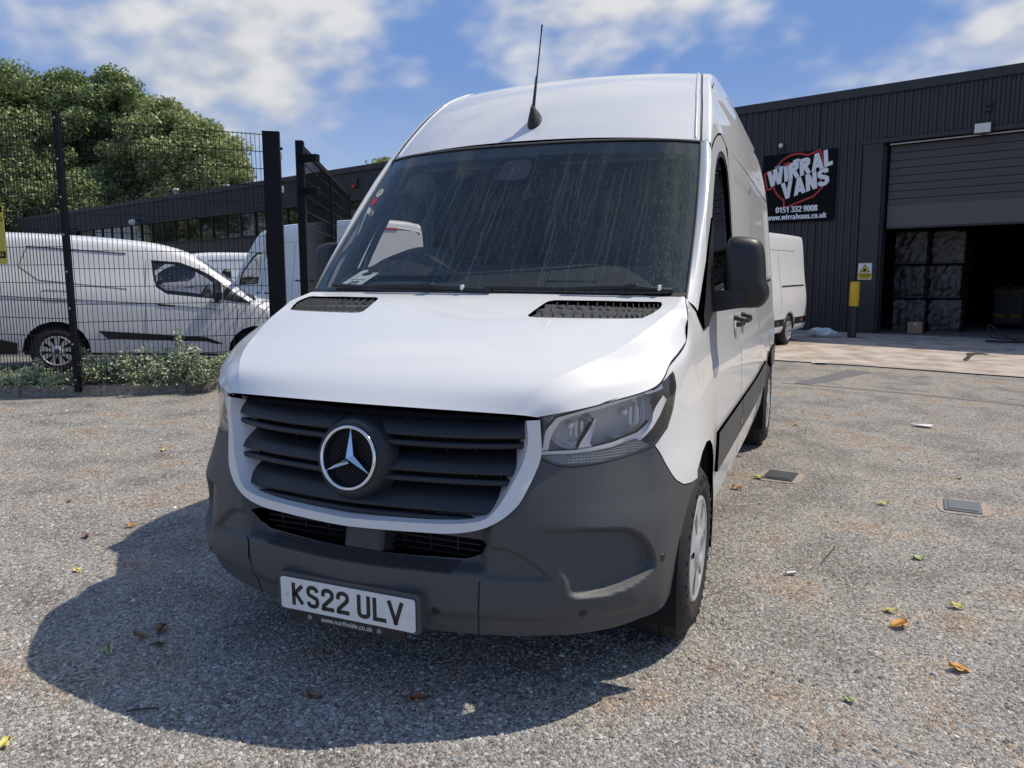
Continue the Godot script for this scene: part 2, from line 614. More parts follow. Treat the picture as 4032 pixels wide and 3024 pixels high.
func make_van() -> void:
	van_nets()
	var van := thing("panel_van", "big white high-roof panel van facing the viewer, dark grey bumper, star badge, plate KS22 ULV", "van")
	var white: Material = M.white_paint
	var grey: Material = M.grey_plastic
	var black: Material = M.black_plastic
	# --- front bumper
	var bp := v2([0, .6, 1.7, .62, 3.6, .6, 4.9, .68, 6.1, .86, 6.9, 1.05, 7.2, 1.332, 7.3, 2.176, 7.473, 2.735, 7.743, 3.347, 8.08, 3.69, 7.793, 3.71, 7.474, 3.795, 7.165, 4.015, 6.82, 4.35, 6.24, 4.815, 5.856, 5.115, 4.976, 4.93, 4.137, 4.805, 3.562, 4.762, 3.294, 4.83, 2.99, 5.03, 2.658, 4.172, 2.322, 3.716, 1.832, 3.29, 1.287, 3.105, .761, 3.064, .3, 3.04])
	var full := PackedVector2Array(bp)
	full.append_array(flip(bp))
	var hole := v2([-1.80, 2.85, -1.72, 2.89, -.6, 2.95, .6, 2.95, 1.72, 2.89, 1.80, 2.85, 1.68, 2.62, 1.4, 2.53, .44, 2.50, -.44, 2.50, -1.4, 2.53, -1.68, 2.62])
	var bump := put("front_bumper", sheet(bumper_at, full, [hole], 0.08, 0.05, 0.03), grey, van)
	for q in [Vector2(.991, 1.47), Vector2(4.03, 1.536), Vector2(6.631, 2.406), Vector2(-.991, 1.47), Vector2(-4.03, 1.536), Vector2(-6.631, 2.406)]:
		var st := new_st()
		var n := (bumper_at(q.x + .05, q.y) - bumper_at(q.x - .05, q.y)).cross(bumper_at(q.x, q.y + .05) - bumper_at(q.x, q.y - .05)).normalized()
		var o := bumper_at(q.x, q.y)
		var bs := Basis(n, Vector3.UP.cross(n).normalized().cross(n) * -1.0, Vector3.UP.cross(n).normalized())
		add_lathe(st, v2([.0125, -.004, .0125, .0015, .0105, .002, .0, .003]), 20, o, bs)
		put("parking_sensor", fin(st), black, bump)
	var cap_poly := v2([-1.99, 2.30, -1.97, 2.34, -1.72, 2.34, -1.70, 2.28, -1.72, 1.90, -1.76, 1.86, -1.98, 1.86, -2.0, 1.9])
	put("towing_eye_cap", sheet(bumper_at, cap_poly, [], 0.06, 0.06, 0.006, 0.0035), grey, bump)
	# seams beside the middle part
	for sgn in [1, -1]:
		var pts := PackedVector3Array()
		for k in 12:
			var v := lerpf(2.26, .62, k / 11.0)
			pts.append(bumper_at(sgn * lerpf(1.70, 1.60, k / 11.0), v))
		put("bumper_seam", tube(pts, 0.0022, 5), M.void, bump)
	# rubber grip on the ledge
	for k in 5:
		var pts := PackedVector3Array()
		for i in 13:
			var s := lerpf(-1.2, 1.2 + 0.03 * k, i / 12.0)
			pts.append(bumper_at(s, 2.36 + 0.028 * k) + Vector3(0, .001, 0.001))
		put("step_rib", tube(pts, 0.004, 5), black, bump)
	# lower air intake: dark duct, bars, bracket
	var st := new_st(true)
	add_box(st, Vector3(0, .55, -.26), Vector3(1.1, .30, .02))
	for sx in [-1, 1]:
		add_box(st, Vector3(.55 * sx, .55, -.21), Vector3(.02, .3, .12))
	put("intake_duct", fin(st), M.void, van)
	st = new_st(true)
	for k in 5:
		add_box(st, Vector3(0, .515 + .018 * k, -.155 - .006 * k), Vector3(.84, .0035, .006), Basis.IDENTITY)
	for k in 8:
		add_box(st, Vector3(-.36 + .1 * k, .55, -.165), Vector3(.004, .08, .004))
	put("intake_bars", fin(st), black, van)
	put("intake_bracket", box(Vector3(.15, .12, .10), Vector3(0.02, .545, -.150), 0.012, Basis(Vector3.RIGHT, -.25)), grey, van)
	# --- number plate on its plinth
	var plate := Node3D.new()
	plate.name = "number_plate"
	van.add_child(plate)
	plate.position = Vector3(0, .342, -.020)
	plate.rotation.x = 0.012
	put("plate_plinth", prism(rounded(.552, .135, .018), .07, Transform3D(Basis.IDENTITY, Vector3(0, .004, -.073))), grey, plate)
	put("plate_holder", prism(rounded(.44, .05, .01), .008, Transform3D(Basis.IDENTITY, Vector3(.0, -.062, -.006))), black, plate)
	var pl := put("plate_face", prism(rounded(.520, .111, .010), .003), M.plate_white, plate)
	# characters: fourteen-millimetre strokes
	var glyph := {
		"K": [[0, 0, 0, 79], [43, 79, 3, 33], [14, 45, 43, 0]],
		"S": [[43, 62, 40, 72, 32, 79, 18, 79, 10, 74, 7, 66, 7, 54, 12, 46, 22, 42, 30, 38, 40, 34, 43, 26, 43, 13, 40, 5, 32, 0, 18, 0, 10, 5, 7, 17]],
		"2": [[7, 60, 8, 70, 14, 77, 22, 79, 30, 79, 38, 75, 43, 67, 43, 54, 39, 46, 9, 12, 7, 0], [7, 0, 50, 0]],
		"U": [[7, 86, 7, 15, 10, 5, 18, 0, 32, 0, 40, 5, 43, 15, 43, 86]],
		"L": [[7, 86, 7, 0], [7, 0, 50, 0]],
		"V": [[3, 86, 25, 0], [25, 0, 47, 86]]}
	var x := -.214
	for c in "KS22 ULV":
		if c == " ":
			x += .021
			continue
		st = new_st(true)
		for line: Array in glyph[c]:
			var p := PackedVector2Array()
			for i in range(0, line.size(), 2):
				p.append(Vector2(7.0 if c == "K" and line[i] == 0 else line[i], lerpf(7, 72, line[i + 1] / (86.0 if c in "ULV" else 79.0))))
			if c in "ULVK" or c == "2":
				# square line ends reach the cap height
				var d0 := (p[0] - p[1]).normalized()
				if absf(d0.y) > 0.9:
					p[0] += d0 * 7.0
				var d1 := (p[-1] - p[-2]).normalized()
				if absf(d1.y) > 0.9:
					p[p.size() - 1] += d1 * 7.0
			for poly in Geometry2D.offset_polyline(p, 7.0, Geometry2D.JOIN_ROUND if c in "SU2" else Geometry2D.JOIN_MITER, Geometry2D.END_BUTT):
				if Geometry2D.is_polygon_clockwise(poly):
					continue
				var q := PackedVector2Array()
				for a in poly:
					q.append(a * .001)
				add_prism(st, q, .0008, Transform3D(Basis.IDENTITY, Vector3(x, -.0395, .0032)))
		put("plate_character", fin(st), M.print_black, pl)
		x += .0595
	for sx in [-1, 1]:
		st = new_st()
		add_lathe(st, v2([.008, 0, .008, .003, .006, .0045, 0, .005]), 16, Vector3(.238 * sx, -.002, .003), Basis(Vector3.BACK, Vector3.UP, Vector3.LEFT))
		put("plate_screw", fin(st), M.plate_white, pl)
	var w := put("holder_text", text("www.northside.co.uk", .021, .001, "Droid Sans", false), M.plate_white, plate)
	w.position = Vector3(0, -.0735, .0028)
	for sx in [-1, 1]:
		st = new_st()
		add_tube(st, PackedVector3Array(Array(disc(.007, 16)).map(func(p): return Vector3(p.x, p.y, 0))), .0008, 4, true)
		for k in 3:
			st.set_smooth_group(-1)
			add_prism(st, v2([-.0012, 0, .0012, 0, 0, .0066]), .0006, Transform3D(Basis(Vector3.BACK, TAU * k / 3), Vector3.ZERO))
		var em := put("holder_emblem", fin(st), M.plate_white, plate)
		em.position = Vector3(.135 * sx - .01, -.0735, .003)
	# --- grille: surround, louvres, badge
	var outer := v2([3.0, 6.32, 3.005, 5.055, 2.658, 4.172, 2.322, 3.716, 1.832, 3.29, 1.287, 3.105, .761, 3.064, .415, 3.048, 0, 3.03])
	var ridge := v2([2.66, 6.30, 2.70, 5.9, 2.689, 5.507, 2.525, 4.895, 2.245, 4.331, 1.961, 3.748, 1.763, 3.474, 1.406, 3.353, .947, 3.291, .583, 3.267, 0, 3.22])
	outer = smooth2(outer, 5)
	ridge = smooth2(ridge, 5)
	var so := PackedVector2Array(outer)
	var fo := flip(outer)
	so.append_array(fo)
	var rr := flip(ridge)
	for i in range(rr.size() - 1, -1, -1):
		so.append(rr[i])
	for i in range(ridge.size() - 1, -1, -1):
		so.append(ridge[i])
	var surround := put("grille_surround", sheet(W.at, so, [], 0.1, 0.09, 0.03, 0.012), white, van)
	st = new_st()
	for sgn in [1, -1]:
		for i in ridge.size() - 1:
			var a := ridge[i]
			var b := ridge[i + 1]
			var ca := Vector2(1.2, 5.2)
			var a2 := a + (Vector2(minf(a.x, 1.25), 5.0) - a).normalized() * (Vector2(.16, .30) * 1.0).length() * .55
			var b2 := b + (Vector2(minf(b.x, 1.25), 5.0) - b).normalized() * (Vector2(.16, .30) * 1.0).length() * .55
			var p := off_w(a.x * sgn, a.y, .012)
			var q := off_w(b.x * sgn, b.y, .012)
			var r := off_w(b2.x * sgn, b2.y, -.075)
			var t := off_w(a2.x * sgn, a2.y, -.075)
			if sgn > 0:
				quad(st, p, t, r, q)
			else:
				quad(st, p, q, r, t)
	put("surround_return", fin(st), white, surround)
	var grille := Node3D.new()
	grille.name = "grille"
	van.add_child(grille)
	var smax := func(v: float) -> float:
		return curve_at([3.2, 3.35, 3.75, 4.33, 4.9, 5.5, 6.0, 6.6], [.9, 1.55, 1.95, 2.2, 2.47, 2.62, 2.66, 2.60], v)
	st = new_st(true)
	for i in 24:
		for j in 8:
			var v0 := lerpf(3.2, 6.75, j / 8.0)
			var v1 := lerpf(3.2, 6.75, (j + 1) / 8.0)
			quad(st, off_w(lerpf(-2.9, 2.9, i / 24.0), v0, -.115), off_w(lerpf(-2.9, 2.9, i / 24.0), v1, -.115), off_w(lerpf(-2.9, 2.9, (i + 1) / 24.0), v1, -.115), off_w(lerpf(-2.9, 2.9, (i + 1) / 24.0), v0, -.115))
	put("grille_back", fin(st), M.void, grille)
	for k in 3:
		var ya: float = [.905, .793, .672][k]
		var yb: float = [1.0, .862, .752][k]
		st = new_st()
		var ny := 8
		var nx := 60
		var pts := []
		for i in nx + 1:
			var col := PackedVector3Array()
			for j in ny + 1:
				var t := float(j) / ny
				var v := v_of_y(lerpf(yb, ya, t))
				var lim: float = smax.call(v)
				var s := lerpf(-lim, lim, float(i) / nx)
				col.append(off_w(s, v, -lerpf(.088, .020, pow(t, .75)) + .006 * sin(t * PI)))
			# underside
			var e := col[ny]
			col.append(e + Vector3(0, -.006, -.012))
			col.append(e + Vector3(0, -.002, -.05))
			pts.append(col)
		for i in nx:
			for j in ny + 2:
				quad(st, pts[i][j], pts[i + 1][j], pts[i + 1][j + 1], pts[i][j + 1])
		put("grille_blade", fin(st), M.grille_plastic, grille)
		st = new_st()
		var yl := ya - .026
		var lip := PackedVector3Array()
		for i in 61:
			var v := v_of_y(yl)
			var lim: float = smax.call(v) + .03
			lip.append(off_w(lerpf(-lim, lim, i / 60.0), v, -.022))
		for i in 60:
			for seg in [[Vector3(0, .008, -.03), Vector3(0, .009, 0)], [Vector3(0, .009, 0), Vector3(0, -.004, .004)], [Vector3(0, -.004, .004), Vector3(0, -.010, -.004)], [Vector3(0, -.010, -.004), Vector3(0, -.008, -.03)]]:
				quad(st, lip[i] + seg[0], lip[i + 1] + seg[0], lip[i + 1] + seg[1], lip[i] + seg[1])
		put("grille_lip", fin(st), M.grille_plastic, grille)
	st = new_st(true)
	for i in 9:
		var s := -2.0 + .5 * i
		if absf(s) > .2:
			add_box(st, off_w(s, 5.0, -.1), Vector3(.004, .33, .03))
	put("grille_struts", fin(st), black, grille)
	var badge := Node3D.new()
	badge.name = "star_badge"
	van.add_child(badge)
	badge.position = Vector3(0, .822, -.058)
	badge.rotation = Vector3(-.16, 0, 0)
	var bz := Basis(Vector3.BACK, Vector3.UP, Vector3.LEFT)
	st = new_st()
	add_lathe(st, v2([.150, -.07, .135, -.03, .120, -.004, .110, .0, .104, -.006]), 64, Vector3.ZERO, bz)
	put("badge_collar", fin(st), M.grille_plastic, badge)
	st = new_st()
	add_lathe(st, v2([.104, -.02, 0, -.03]), 48, Vector3.ZERO, bz)
	put("badge_back", fin(st), M.void, badge)
	st = new_st(true)
	for k in 15:
		var c := -.084 + .012 * k
		var hl := sqrt(maxf(0.0, .084 * .084 - c * c))
		for d in [1, -1]:
			var bb := Basis(Vector3.BACK, PI / 4 * d)
			add_box(st, bb * Vector3(c, 0, 0) + Vector3(0, 0, -.022), Vector3(.0014, hl * 2, .003), bb)
	put("badge_mesh", fin(st), black, badge)
	st = new_st()
	add_lathe(st, v2([.1045, -.012, .1065, .003, .104, .008, .099, .010, .0945, .006, .094, -.012]), 72, Vector3.ZERO, bz)
	put("badge_ring", fin(st), M.chrome, badge)
	st = new_st(true)
	for k in 3:
		var f := Basis(Vector3.BACK, TAU * k / 3)
		var tip := f * Vector3(0, .0965, -.002)
		var ctr := Vector3(0, 0, .016)
		var l := f * (Basis(Vector3.BACK, TAU / 6) * Vector3(0, .0185, -.002))
		var r := f * (Basis(Vector3.BACK, -TAU / 6) * Vector3(0, .0185, -.002))
		st.add_vertex(ctr); st.add_vertex(l); st.add_vertex(tip)
		st.add_vertex(ctr); st.add_vertex(tip); st.add_vertex(r)
	put("badge_star", fin(st), M.chrome, badge)
	# --- bonnet with its two vents
	var vent := v2([1.245, 5.139, 1.243, 5.471, 1.251, 6.222, 1.27, 6.6, 1.33, 6.82, 1.922, 7.149, 3.039, 7.44, 3.22, 7.42, 3.30, 7.2, 3.365, 6.612, 3.375, 5.95, 3.211, 5.587, 2.853, 5.472, 2.02, 5.231, 1.394, 5.052, 1.29, 5.06])
	var bon := v2([-4, .0, 4, .0, 4, 7.97, -4, 7.97])
	var bst := SurfaceTool.new()
	bst.begin(Mesh.PRIMITIVE_TRIANGLES)
	sheet(bonnet_at, bon, [vent, flip(vent)], 0.09, 0.12, 0.02, 0.0, Vector4(0, 0, 1, 1), bst)
	var bonnet := put("bonnet", bst.commit(), white, van)
	both("bonnet_flank", sheet(FL.at, v2([0, 0, 1.97, 0, 1.97, 8, 0, 8]), [], .1, .12, .014), white, bonnet)
	put("bonnet_light_block", sheet(bonnet_at, bon, [], .4, .5, 0.0, -.05), M.void, bonnet)  # added dark sheet, stops sun leaking through under the bonnet
	var vent_at := func(s: float, v: float) -> Vector3:
		var a := absf(s)
		var base := lerpf(5.05, 5.60, clampf((a - 1.3) / 1.9, 0, 1))
		var t := clampf((v - base) / 1.78, 0.0, 0.999) * 3.0
		var f := t - floorf(t)
		var p := B.at(s, v)
		return p + Vector3(0, -.006 - .016 * f + .012 * soft(.0, .12, f) * 0.0, .004 * f)
	for sgn in [1, -1]:
		var vp := vent if sgn > 0 else flip(vent)
		var vm := put("bonnet_vent", sheet(vent_at, vp, [], 0.06, 0.03, 0.0), grey, bonnet)
		st = new_st(true)
		for row in 3:
			for k in 15:
				var s := lerpf(1.36, 3.15, k / 14.0)
				var base := lerpf(5.05, 5.60, clampf((s - 1.3) / 1.9, 0, 1))
				var v := base + (row + .75) * .59
				var p := B.at(s * sgn, v) + Vector3(0, -.012, 0)
				add_box(st, p, Vector3(.0025, .012, .05), Basis(Vector3.UP, 0.25 * sgn) * Basis(Vector3.RIGHT, 0.25))
		put("vent_fins", fin(st), grey, vm).set_meta("kind", "stuff")
	# bonnet shut lines and the dark gap over the grille
	for sgn in [1, -1]:
		var pts := PackedVector3Array()
		for k in 41:
			pts.append(FL.at(1.99, 2.9 + 5.1 * k / 40.0) * Vector3(sgn, 1, 1) - Vector3(.003 * sgn, .006, 0))
		put("bonnet_gap", tube(pts, .0035, 5), M.void, bonnet)
	# --- wings
	var wing := v2([5.90, 5.14, 6.27, 4.85, 6.84, 4.385, 7.172, 4.05, 7.474, 3.828, 7.793, 3.74, 8.14, 3.72, 8.139, 3.967, 8.61, 4.327, 9.0, 4.449, 9.288, 4.327, 9.515, 3.967, 9.704, 3.347, 9.851, 2.735, 9.92, 2.3, 9.94, 1.86, 9.956, 4.083, 9.965, 5.576, 9.96, 7.193, 9.9, 7.955, 9.97, 8.97, 9.5, 8.97, 9.0, 8.98, 8.0, 8.98, 7.0, 8.97, 6.3, 8.96, 6.02, 8.6, 6.0, 8.25, 7.05, 8.25, 7.13, 7.2, 6.95, 6.2, 6.68, 5.62, 6.25, 5.36])
	both("wing", sheet(W.at, wing, [], 0.12, 0.1, 0.02), white, van)
	# wheel arch liners and underside
	for zc in [-.97, -4.635]:
		for sx in [1.0, -1.0]:
			st = new_st()
			for k in 20:
				var a0 := lerpf(-.3, PI + .3, k / 20.0)
				var a1 := lerpf(-.3, PI + .3, (k + 1) / 20.0)
				var p0 := Vector3(.985 * sx, .335 + .445 * sin(a0), zc + .445 * cos(a0))
				var p1 := Vector3(.985 * sx, .335 + .445 * sin(a1), zc + .445 * cos(a1))
				quad(st, p0, p1, p1 - Vector3(.45 * sx, 0, 0), p0 - Vector3(.45 * sx, 0, 0))
			put("wheel_arch_liner", fin(st), M.void, van)
	st = new_st(true)
	add_box(st, Vector3(0, .50, -2.8), Vector3(1.75, .16, 2.6))  # dark underbody boxes, added to block light beneath the van
	add_box(st, Vector3(0, .50, -.62), Vector3(1.0, .25, .5))
	add_box(st, Vector3(0, .75, -.85), Vector3(1.4, .5, .4))  # added block in the engine bay against sun leaking through the front
	add_box(st, Vector3(0, .36, -2.8), Vector3(1.0, .14, 4.6))
	add_box(st, Vector3(0, .50, -5.4), Vector3(1.7, .16, .7))
	add_box(st, Vector3(0, .62, -3.2), Vector3(1.0, .1, 5.2))
	put("chassis_block", fin(st), M.void, van)
	for z in [-.97, -4.635]:
		make_wheel(van, Vector3(.985, .345, z), false)
		make_wheel(van, Vector3(-.985, .345, z), true)
	# --- headlights
	var hl := v2([2.94, 5.13, 3.04, 5.409, 3.10, 6.023, 3.05, 6.42, 3.476, 6.55, 4.073, 6.79, 4.951, 7.28, 5.927, 8.2, 6.99, 8.16, 7.08, 7.6, 7.08, 7.131, 6.91, 6.22, 6.64, 5.664, 6.22, 5.40, 5.846, 5.155, 4.976, 4.97, 4.137, 4.846, 3.562, 4.805, 3.294, 4.875])
	var trim := v2([3.036, 5.20, 3.66, 5.215, 4.491, 5.354, 5.205, 5.56, 5.92, 5.99, 6.25, 6.445, 6.66, 6.85, 6.90, 6.617, 6.526, 6.1, 6.042, 5.685, 5.343, 5.322, 4.495, 5.207, 3.663, 5.112, 3.018, 5.103])
	var frame := v2([3.06, 5.2, 3.088, 5.406, 3.18, 5.9, 3.36, 6.32, 4.075, 6.69, 5.663, 7.36, 6.72, 7.62, 6.80, 7.233, 5.669, 7.022, 4.151, 6.551, 3.643, 6.367, 3.427, 6.208, 3.291, 5.782, 3.229, 5.453, 3.2, 5.22])
	var ind := v2([2.964, 5.106, 3.663, 5.112, 4.495, 5.207, 5.137, 5.364, 5.674, 5.149, 4.975, 4.99, 4.134, 4.87, 3.56, 4.83, 3.293, 4.895])
	var amb := v2([4.712, 5.288, 5.137, 5.364, 5.674, 5.149, 4.975, 4.99])
	var divider := v2([3.72, 5.2, 3.774, 5.40, 3.92, 5.776, 4.06, 6.22, 4.09, 6.2, 4.02, 5.653, 3.96, 5.38, 4.05, 5.25])
	for sgn in [1, -1]:
		var lamp := Node3D.new()
		lamp.name = "headlight"
		van.add_child(lamp, true)
		var pc := func(p: PackedVector2Array) -> PackedVector2Array:
			return p if sgn > 0 else flip(p)
		put("lamp_housing", sheet(func(s, v): return off_w(s, v, -.085), pc.call(hl), [], .25, .2, -.085), M.lamp_dark, lamp)
		put("lamp_gasket", sheet(W.at, pc.call(Geometry2D.offset_polygon(hl, .05)[0]), [pc.call(Geometry2D.offset_polygon(hl, -.035)[0])], .2, .2, .01, -.001), black, lamp)
		put("silver_trim", sheet(func(s, v): return off_w(s, v, -.022), pc.call(trim), [], .12, .1, .02), M.silver, lamp)
		put("silver_frame", sheet(func(s, v): return off_w(s, v, -.03), pc.call(frame), [], .12, .1, .03), M.silver, lamp)
		put("reflector_divider", sheet(func(s, v): return off_w(s, v, -.03), pc.call(divider), [], .12, .1, .03), M.silver, lamp)
		put("indicator_lens", sheet(func(s, v): return off_w(s, v, -.010), pc.call(ind), [], .1, .1, .012, 0.0, Vector4(2.9, 4.8, 5.7, 5.4)), M.indicator, lamp)
		put("amber_reflector", sheet(func(s, v): return off_w(s, v, -.014), pc.call(amb), [], .2, .2, .0), M.amber, lamp)
		for k in 2:
			var c := off_w([3.62, 4.95][k] * sgn, [5.93, 6.25][k], -.045)
			var rr2: float = [.072, .092][k]
			st = new_st()
			var ax := Vector3(.32 * sgn, 0.02, 1).normalized()
			var bx := Basis(ax, Vector3.UP, ax.cross(Vector3.UP).normalized())
			var pr := PackedVector2Array()
			for i in 9:
				var a := PI / 2 * i / 8
				pr.append(Vector2(rr2 * cos(a), -rr2 * .85 * sin(a)))
			add_lathe(st, pr, 28, c, bx)
			put("reflector", fin(st), M.chrome, lamp)
			st = new_st()
			add_lathe(st, v2([.014, -rr2 * .8, .014, -rr2 * .35, .011, -rr2 * .25, 0, -rr2 * .22]), 16, c, bx)
			put("bulb", fin(st), M.bulb, lamp)
			st = new_st(true)
			for i in 5:
				add_box(st, c + bx * Vector3(-rr2 * .62, -.2 * rr2, rr2 * (-.5 + .25 * i)), Vector3(.004, rr2 * .7, .010), bx)
			put("reflector_flutes", fin(st), M.silver, lamp)
		put("headlight_lens", sheet(W.at, pc.call(hl), [], .15, .15, .0, .001), M.lens, lamp)
	# --- windscreen
	var ws := v2([-3.98, .0, 3.98, .0, 3.98, 4.0, -3.98, 4.0])
	var screen := put("windscreen", sheet(GL.at, ws, [], .25, .25, 0.0), M.windscreen, van)
	var frit := v2([-3.98, .0, 3.98, .0, 3.98, 3.99, -3.98, 3.99])
	var clear := PackedVector2Array()
	for q in rounded(7.42, 3.42, .45, 5):
		clear.append(Vector2(q.x * (1.0 - .008 * q.y), q.y + 1.93))
	put("screen_border", sheet(GL.at, frit, [clear], .25, .25, 0.0, -.003), M.frit, screen)
	put("dried_rain", sheet(GL.at, Geometry2D.offset_polygon(ws, -.06)[0], [], .25, .25, 0.0, .0012, Vector4(-3.98, 4, 3.98, 0)), M.dried_rain, screen)
	put("sensor_housing", sheet(GL.at, smooth2(v2([-.22, 3.5, -.27, 3.05, -.17, 2.95, .17, 2.95, .27, 3.05, .22, 3.5]), 3, true), [], .1, .1, .04, -.006), black, screen)
	# stickers and writing inside the upper corner on the driver's side
	var stk := PackedVector2Array()
	var stk2 := PackedVector2Array()
	for q in disc(1.0, 24):
		stk.append(Vector2(-3.47 + q.x * .20, 2.86 + q.y * .125))
		stk2.append(Vector2(-3.52 + q.x * .19, 2.60 + q.y * .12))
	put("cream_sticker", sheet(GL.at, stk, [], .1, .1, 0.0, .002), M.cream, screen)
	put("red_sticker", sheet(GL.at, stk2, [], .1, .1, 0.0, .0016), M.red, screen)
	var sprig := v2([-3.60, 2.78, -3.50, 2.86, -3.42, 2.84, -3.44, 2.89, -3.36, 2.93, -3.45, 2.94, -3.51, 2.91, -3.57, 2.86])
	put("sticker_sprig", sheet(GL.at, sprig, [], .1, .1, 0.0, .0026), M.green, screen)
	st = new_st()
	for line in [[0, 0, .02, .9, .35, .3, .6, .95, .65, 0], [.9, 0, .95, .95, 1.3, .85, 1.3, .6, .95, .5, 1.4, .4, 1.35, .05, .9, 0], [1.65, 0, 1.68, .95, 2.15, .9], [1.68, .5, 2.0, .5], [1.65, 0, 2.1, .05], [2.9, .9, 2.5, .95, 2.45, .6, 2.85, .45, 2.8, .0, 2.4, .0]]:
		var p := PackedVector3Array()
		for i in range(0, line.size(), 2):
			p.append(GL.at(-3.60 + line[i] * .17, 2.27 - line[i] * .055 + line[i + 1] * .17) + Vector3(0, .001, .002))
		add_tube(st, p, .0011, 4)
	put("white_writing", fin(st), M.plate_white, screen)
	# rubber seal round the glass, cowl and wipers
	st = new_st()
	var seal := PackedVector3Array()
	for k in 21:
		seal.append(GL.at(-4, 4.0 * k / 20) + Vector3(0, 0, .002))
	for k in 31:
		seal.append(GL.at(lerpf(-4, 4, k / 30.0), 4) + Vector3(0, 0.004, .002))
	for k in 21:
		seal.append(GL.at(4, 4 - 4.0 * k / 20) + Vector3(0, 0, .002))
	put("screen_seal", tube(seal, .0045, 6), M.seal, van)
	st = new_st()
	for i in 40:
		var s0 := lerpf(-4, 4, i / 40.0)
		var s1 := lerpf(-4, 4, (i + 1) / 40.0)
		quad(st, GL.at(s0, .14) + Vector3(0, .004, .004), GL.at(s1, .14) + Vector3(0, .004, .004), B.at(s1, 7.99) + Vector3(0, -.03, .02), B.at(s0, 7.99) + Vector3(0, -.03, .02))
	put("cowl", fin(st), black, van)
	for k in 2:
		var xa: float = [-.66, .06][k]
		var xb: float = [.08, .80][k]
		var pts := PackedVector3Array()
		var arm := PackedVector3Array()
		for i in 15:
			var t := i / 14.0
			var s := lerpf(xa, xb, t) * 4.55
			var p := GL.at(s, lerpf(.27, .22, t)) + Vector3(0, .004, .018)
			pts.append(p)
			if t > .3:
				arm.append(p + Vector3(0, -.004 + .014 * sin((t - .3) / .7 * PI), .018))
		var wp := Node3D.new()
		wp.name = "wiper"
		van.add_child(wp, true)
		put("wiper_blade", tube(pts, .009, 6), black, wp)
		put("wiper_arm", tube(arm, .008, 6), black, wp)
		put("wiper_clip", box(Vector3(.05, .02, .03), arm[arm.size() - 5] + Vector3(0, .004, .002), .004), black, wp)
		put("wiper_jet", box(Vector3(.012, .022, .022), arm[arm.size() - 3] + Vector3(.02, .004, .004), .003), M.silver, wp)
	# --- pillars, roof, antenna
	var pil := Net.new(net_rows([
		[.89, 1.312, -1.088, .925, 1.28, -1.11, .953, 1.205, -1.165],
		[.882, 1.485, -1.256, .908, 1.485, -1.268, .924, 1.479, -1.335],
		[.867, 1.668, -1.431, .892, 1.665, -1.425, .905, 1.657, -1.43],
		[.847, 1.845, -1.596, .872, 1.87, -1.61, .884, 1.885, -1.645],
		[.824, 2.018, -1.755, .850, 2.022, -1.755, .867, 1.985, -1.765]]), false)
	both("windscreen_pillar", sheet(pil.at, v2([0, 0, 2, 0, 2, 4, 0, 4]), [], .25, .2, .006), white, van)
	var rs := []
	var line_z := [1.765, 1.90, 2.02, 2.13, 2.25, 2.37, 2.5, 2.75, 3.15, 4.0, 5.84]
	var line_y := [1.985, 2.10, 2.20, 2.28, 2.355, 2.415, 2.455, 2.495, 2.525, 2.545, 2.545]
	for i in 11:
		var g := H.at(4, i) + Vector3(.006, 0, 0)
		var o := side_at(line_z[i], line_y[i])
		rs.append([g, (g + o) * .5 + Vector3(.013, .013, 0), o])
	var rsn := Net.new(rs, false)
	both("roof_rail", sheet(rsn.at, v2([0, 0, 2, 0, 2, 10, 0, 10]), [], .2, .2, .01), white, van)
	var roof := put("roof", sheet(H.at, v2([-3.96, .06, 3.96, .06, 3.96, 10, -3.96, 10]), [], .2, .2, .015), white, van)
	for sgn in [1, -1]:
		var pts := PackedVector3Array()
		for k in 60:
			pts.append(H.at(3.985 * sgn, .1 + 9.8 * k / 59.0) - Vector3(0, .004, .004))
		put("roof_gutter", tube(pts, .004, 5), M.seal, roof)
		var pts2 := PackedVector3Array()
		for k in 40:
			pts2.append(H.at(3.80 * sgn, .15 + 6.0 * k / 39.0) + Vector3(0, .001, .001))
		put("roof_bead", tube(pts2, .005, 6), white, roof)
	var pj := PackedVector3Array([Vector3(.824, 2.018, -1.755), Vector3(.850, 2.024, -1.755), Vector3(.868, 1.985, -1.765)])
	both("pillar_joint", tube(pj, .002, 4), M.seal, van)
	var ant := Node3D.new()
	ant.name = "antenna"
	van.add_child(ant)
	var hb := H.at(0.0, .97)
	st = new_st()
	var foot := []
	for k in 6:
		var sc: Array = [[1.0, -.012, 0.0], [1.0, .012, 0.0], [.86, .026, -.006], [.60, .046, -.016], [.34, .066, -.03], [.20, .082, -.036]][k]
		var ring := PackedVector3Array()
		for i in 20:
			var a := TAU * i / 20
			ring.append(Vector3(cos(a) * .034 * sc[0], sin(a) * .062 * sc[0] - sc[2] * .6, sc[1]))
		foot.append(ring)
	for k in 5:
		for i in 20:
			quad(st, foot[k][i], foot[k][(i + 1) % 20], foot[k + 1][(i + 1) % 20], foot[k + 1][i])
	for i in range(1, 19):
		st.add_vertex(foot[5][0]); st.add_vertex(foot[5][i + 1]); st.add_vertex(foot[5][i])
	var ft := put("antenna_foot", fin(st), black, ant)
	ft.transform = Transform3D(Basis(Vector3.RIGHT, -.78), hb)
	put("antenna_whip", tube(PackedVector3Array([hb + Vector3(0, .045, .03), hb + Vector3(.002, .09, .02), hb + Vector3(.004, .22, -.01), hb + Vector3(.006, .23, -.012), hb + Vector3(.012, .43, -.05), hb + Vector3(.014, .478, -.056)]), PackedFloat32Array([.012, .0085, .0065, .0042, .0034, .005]), 8), M.black_plastic, ant)
	# --- sides: door, sliding door, rear panel, upper band
	var arch := PackedVector2Array()
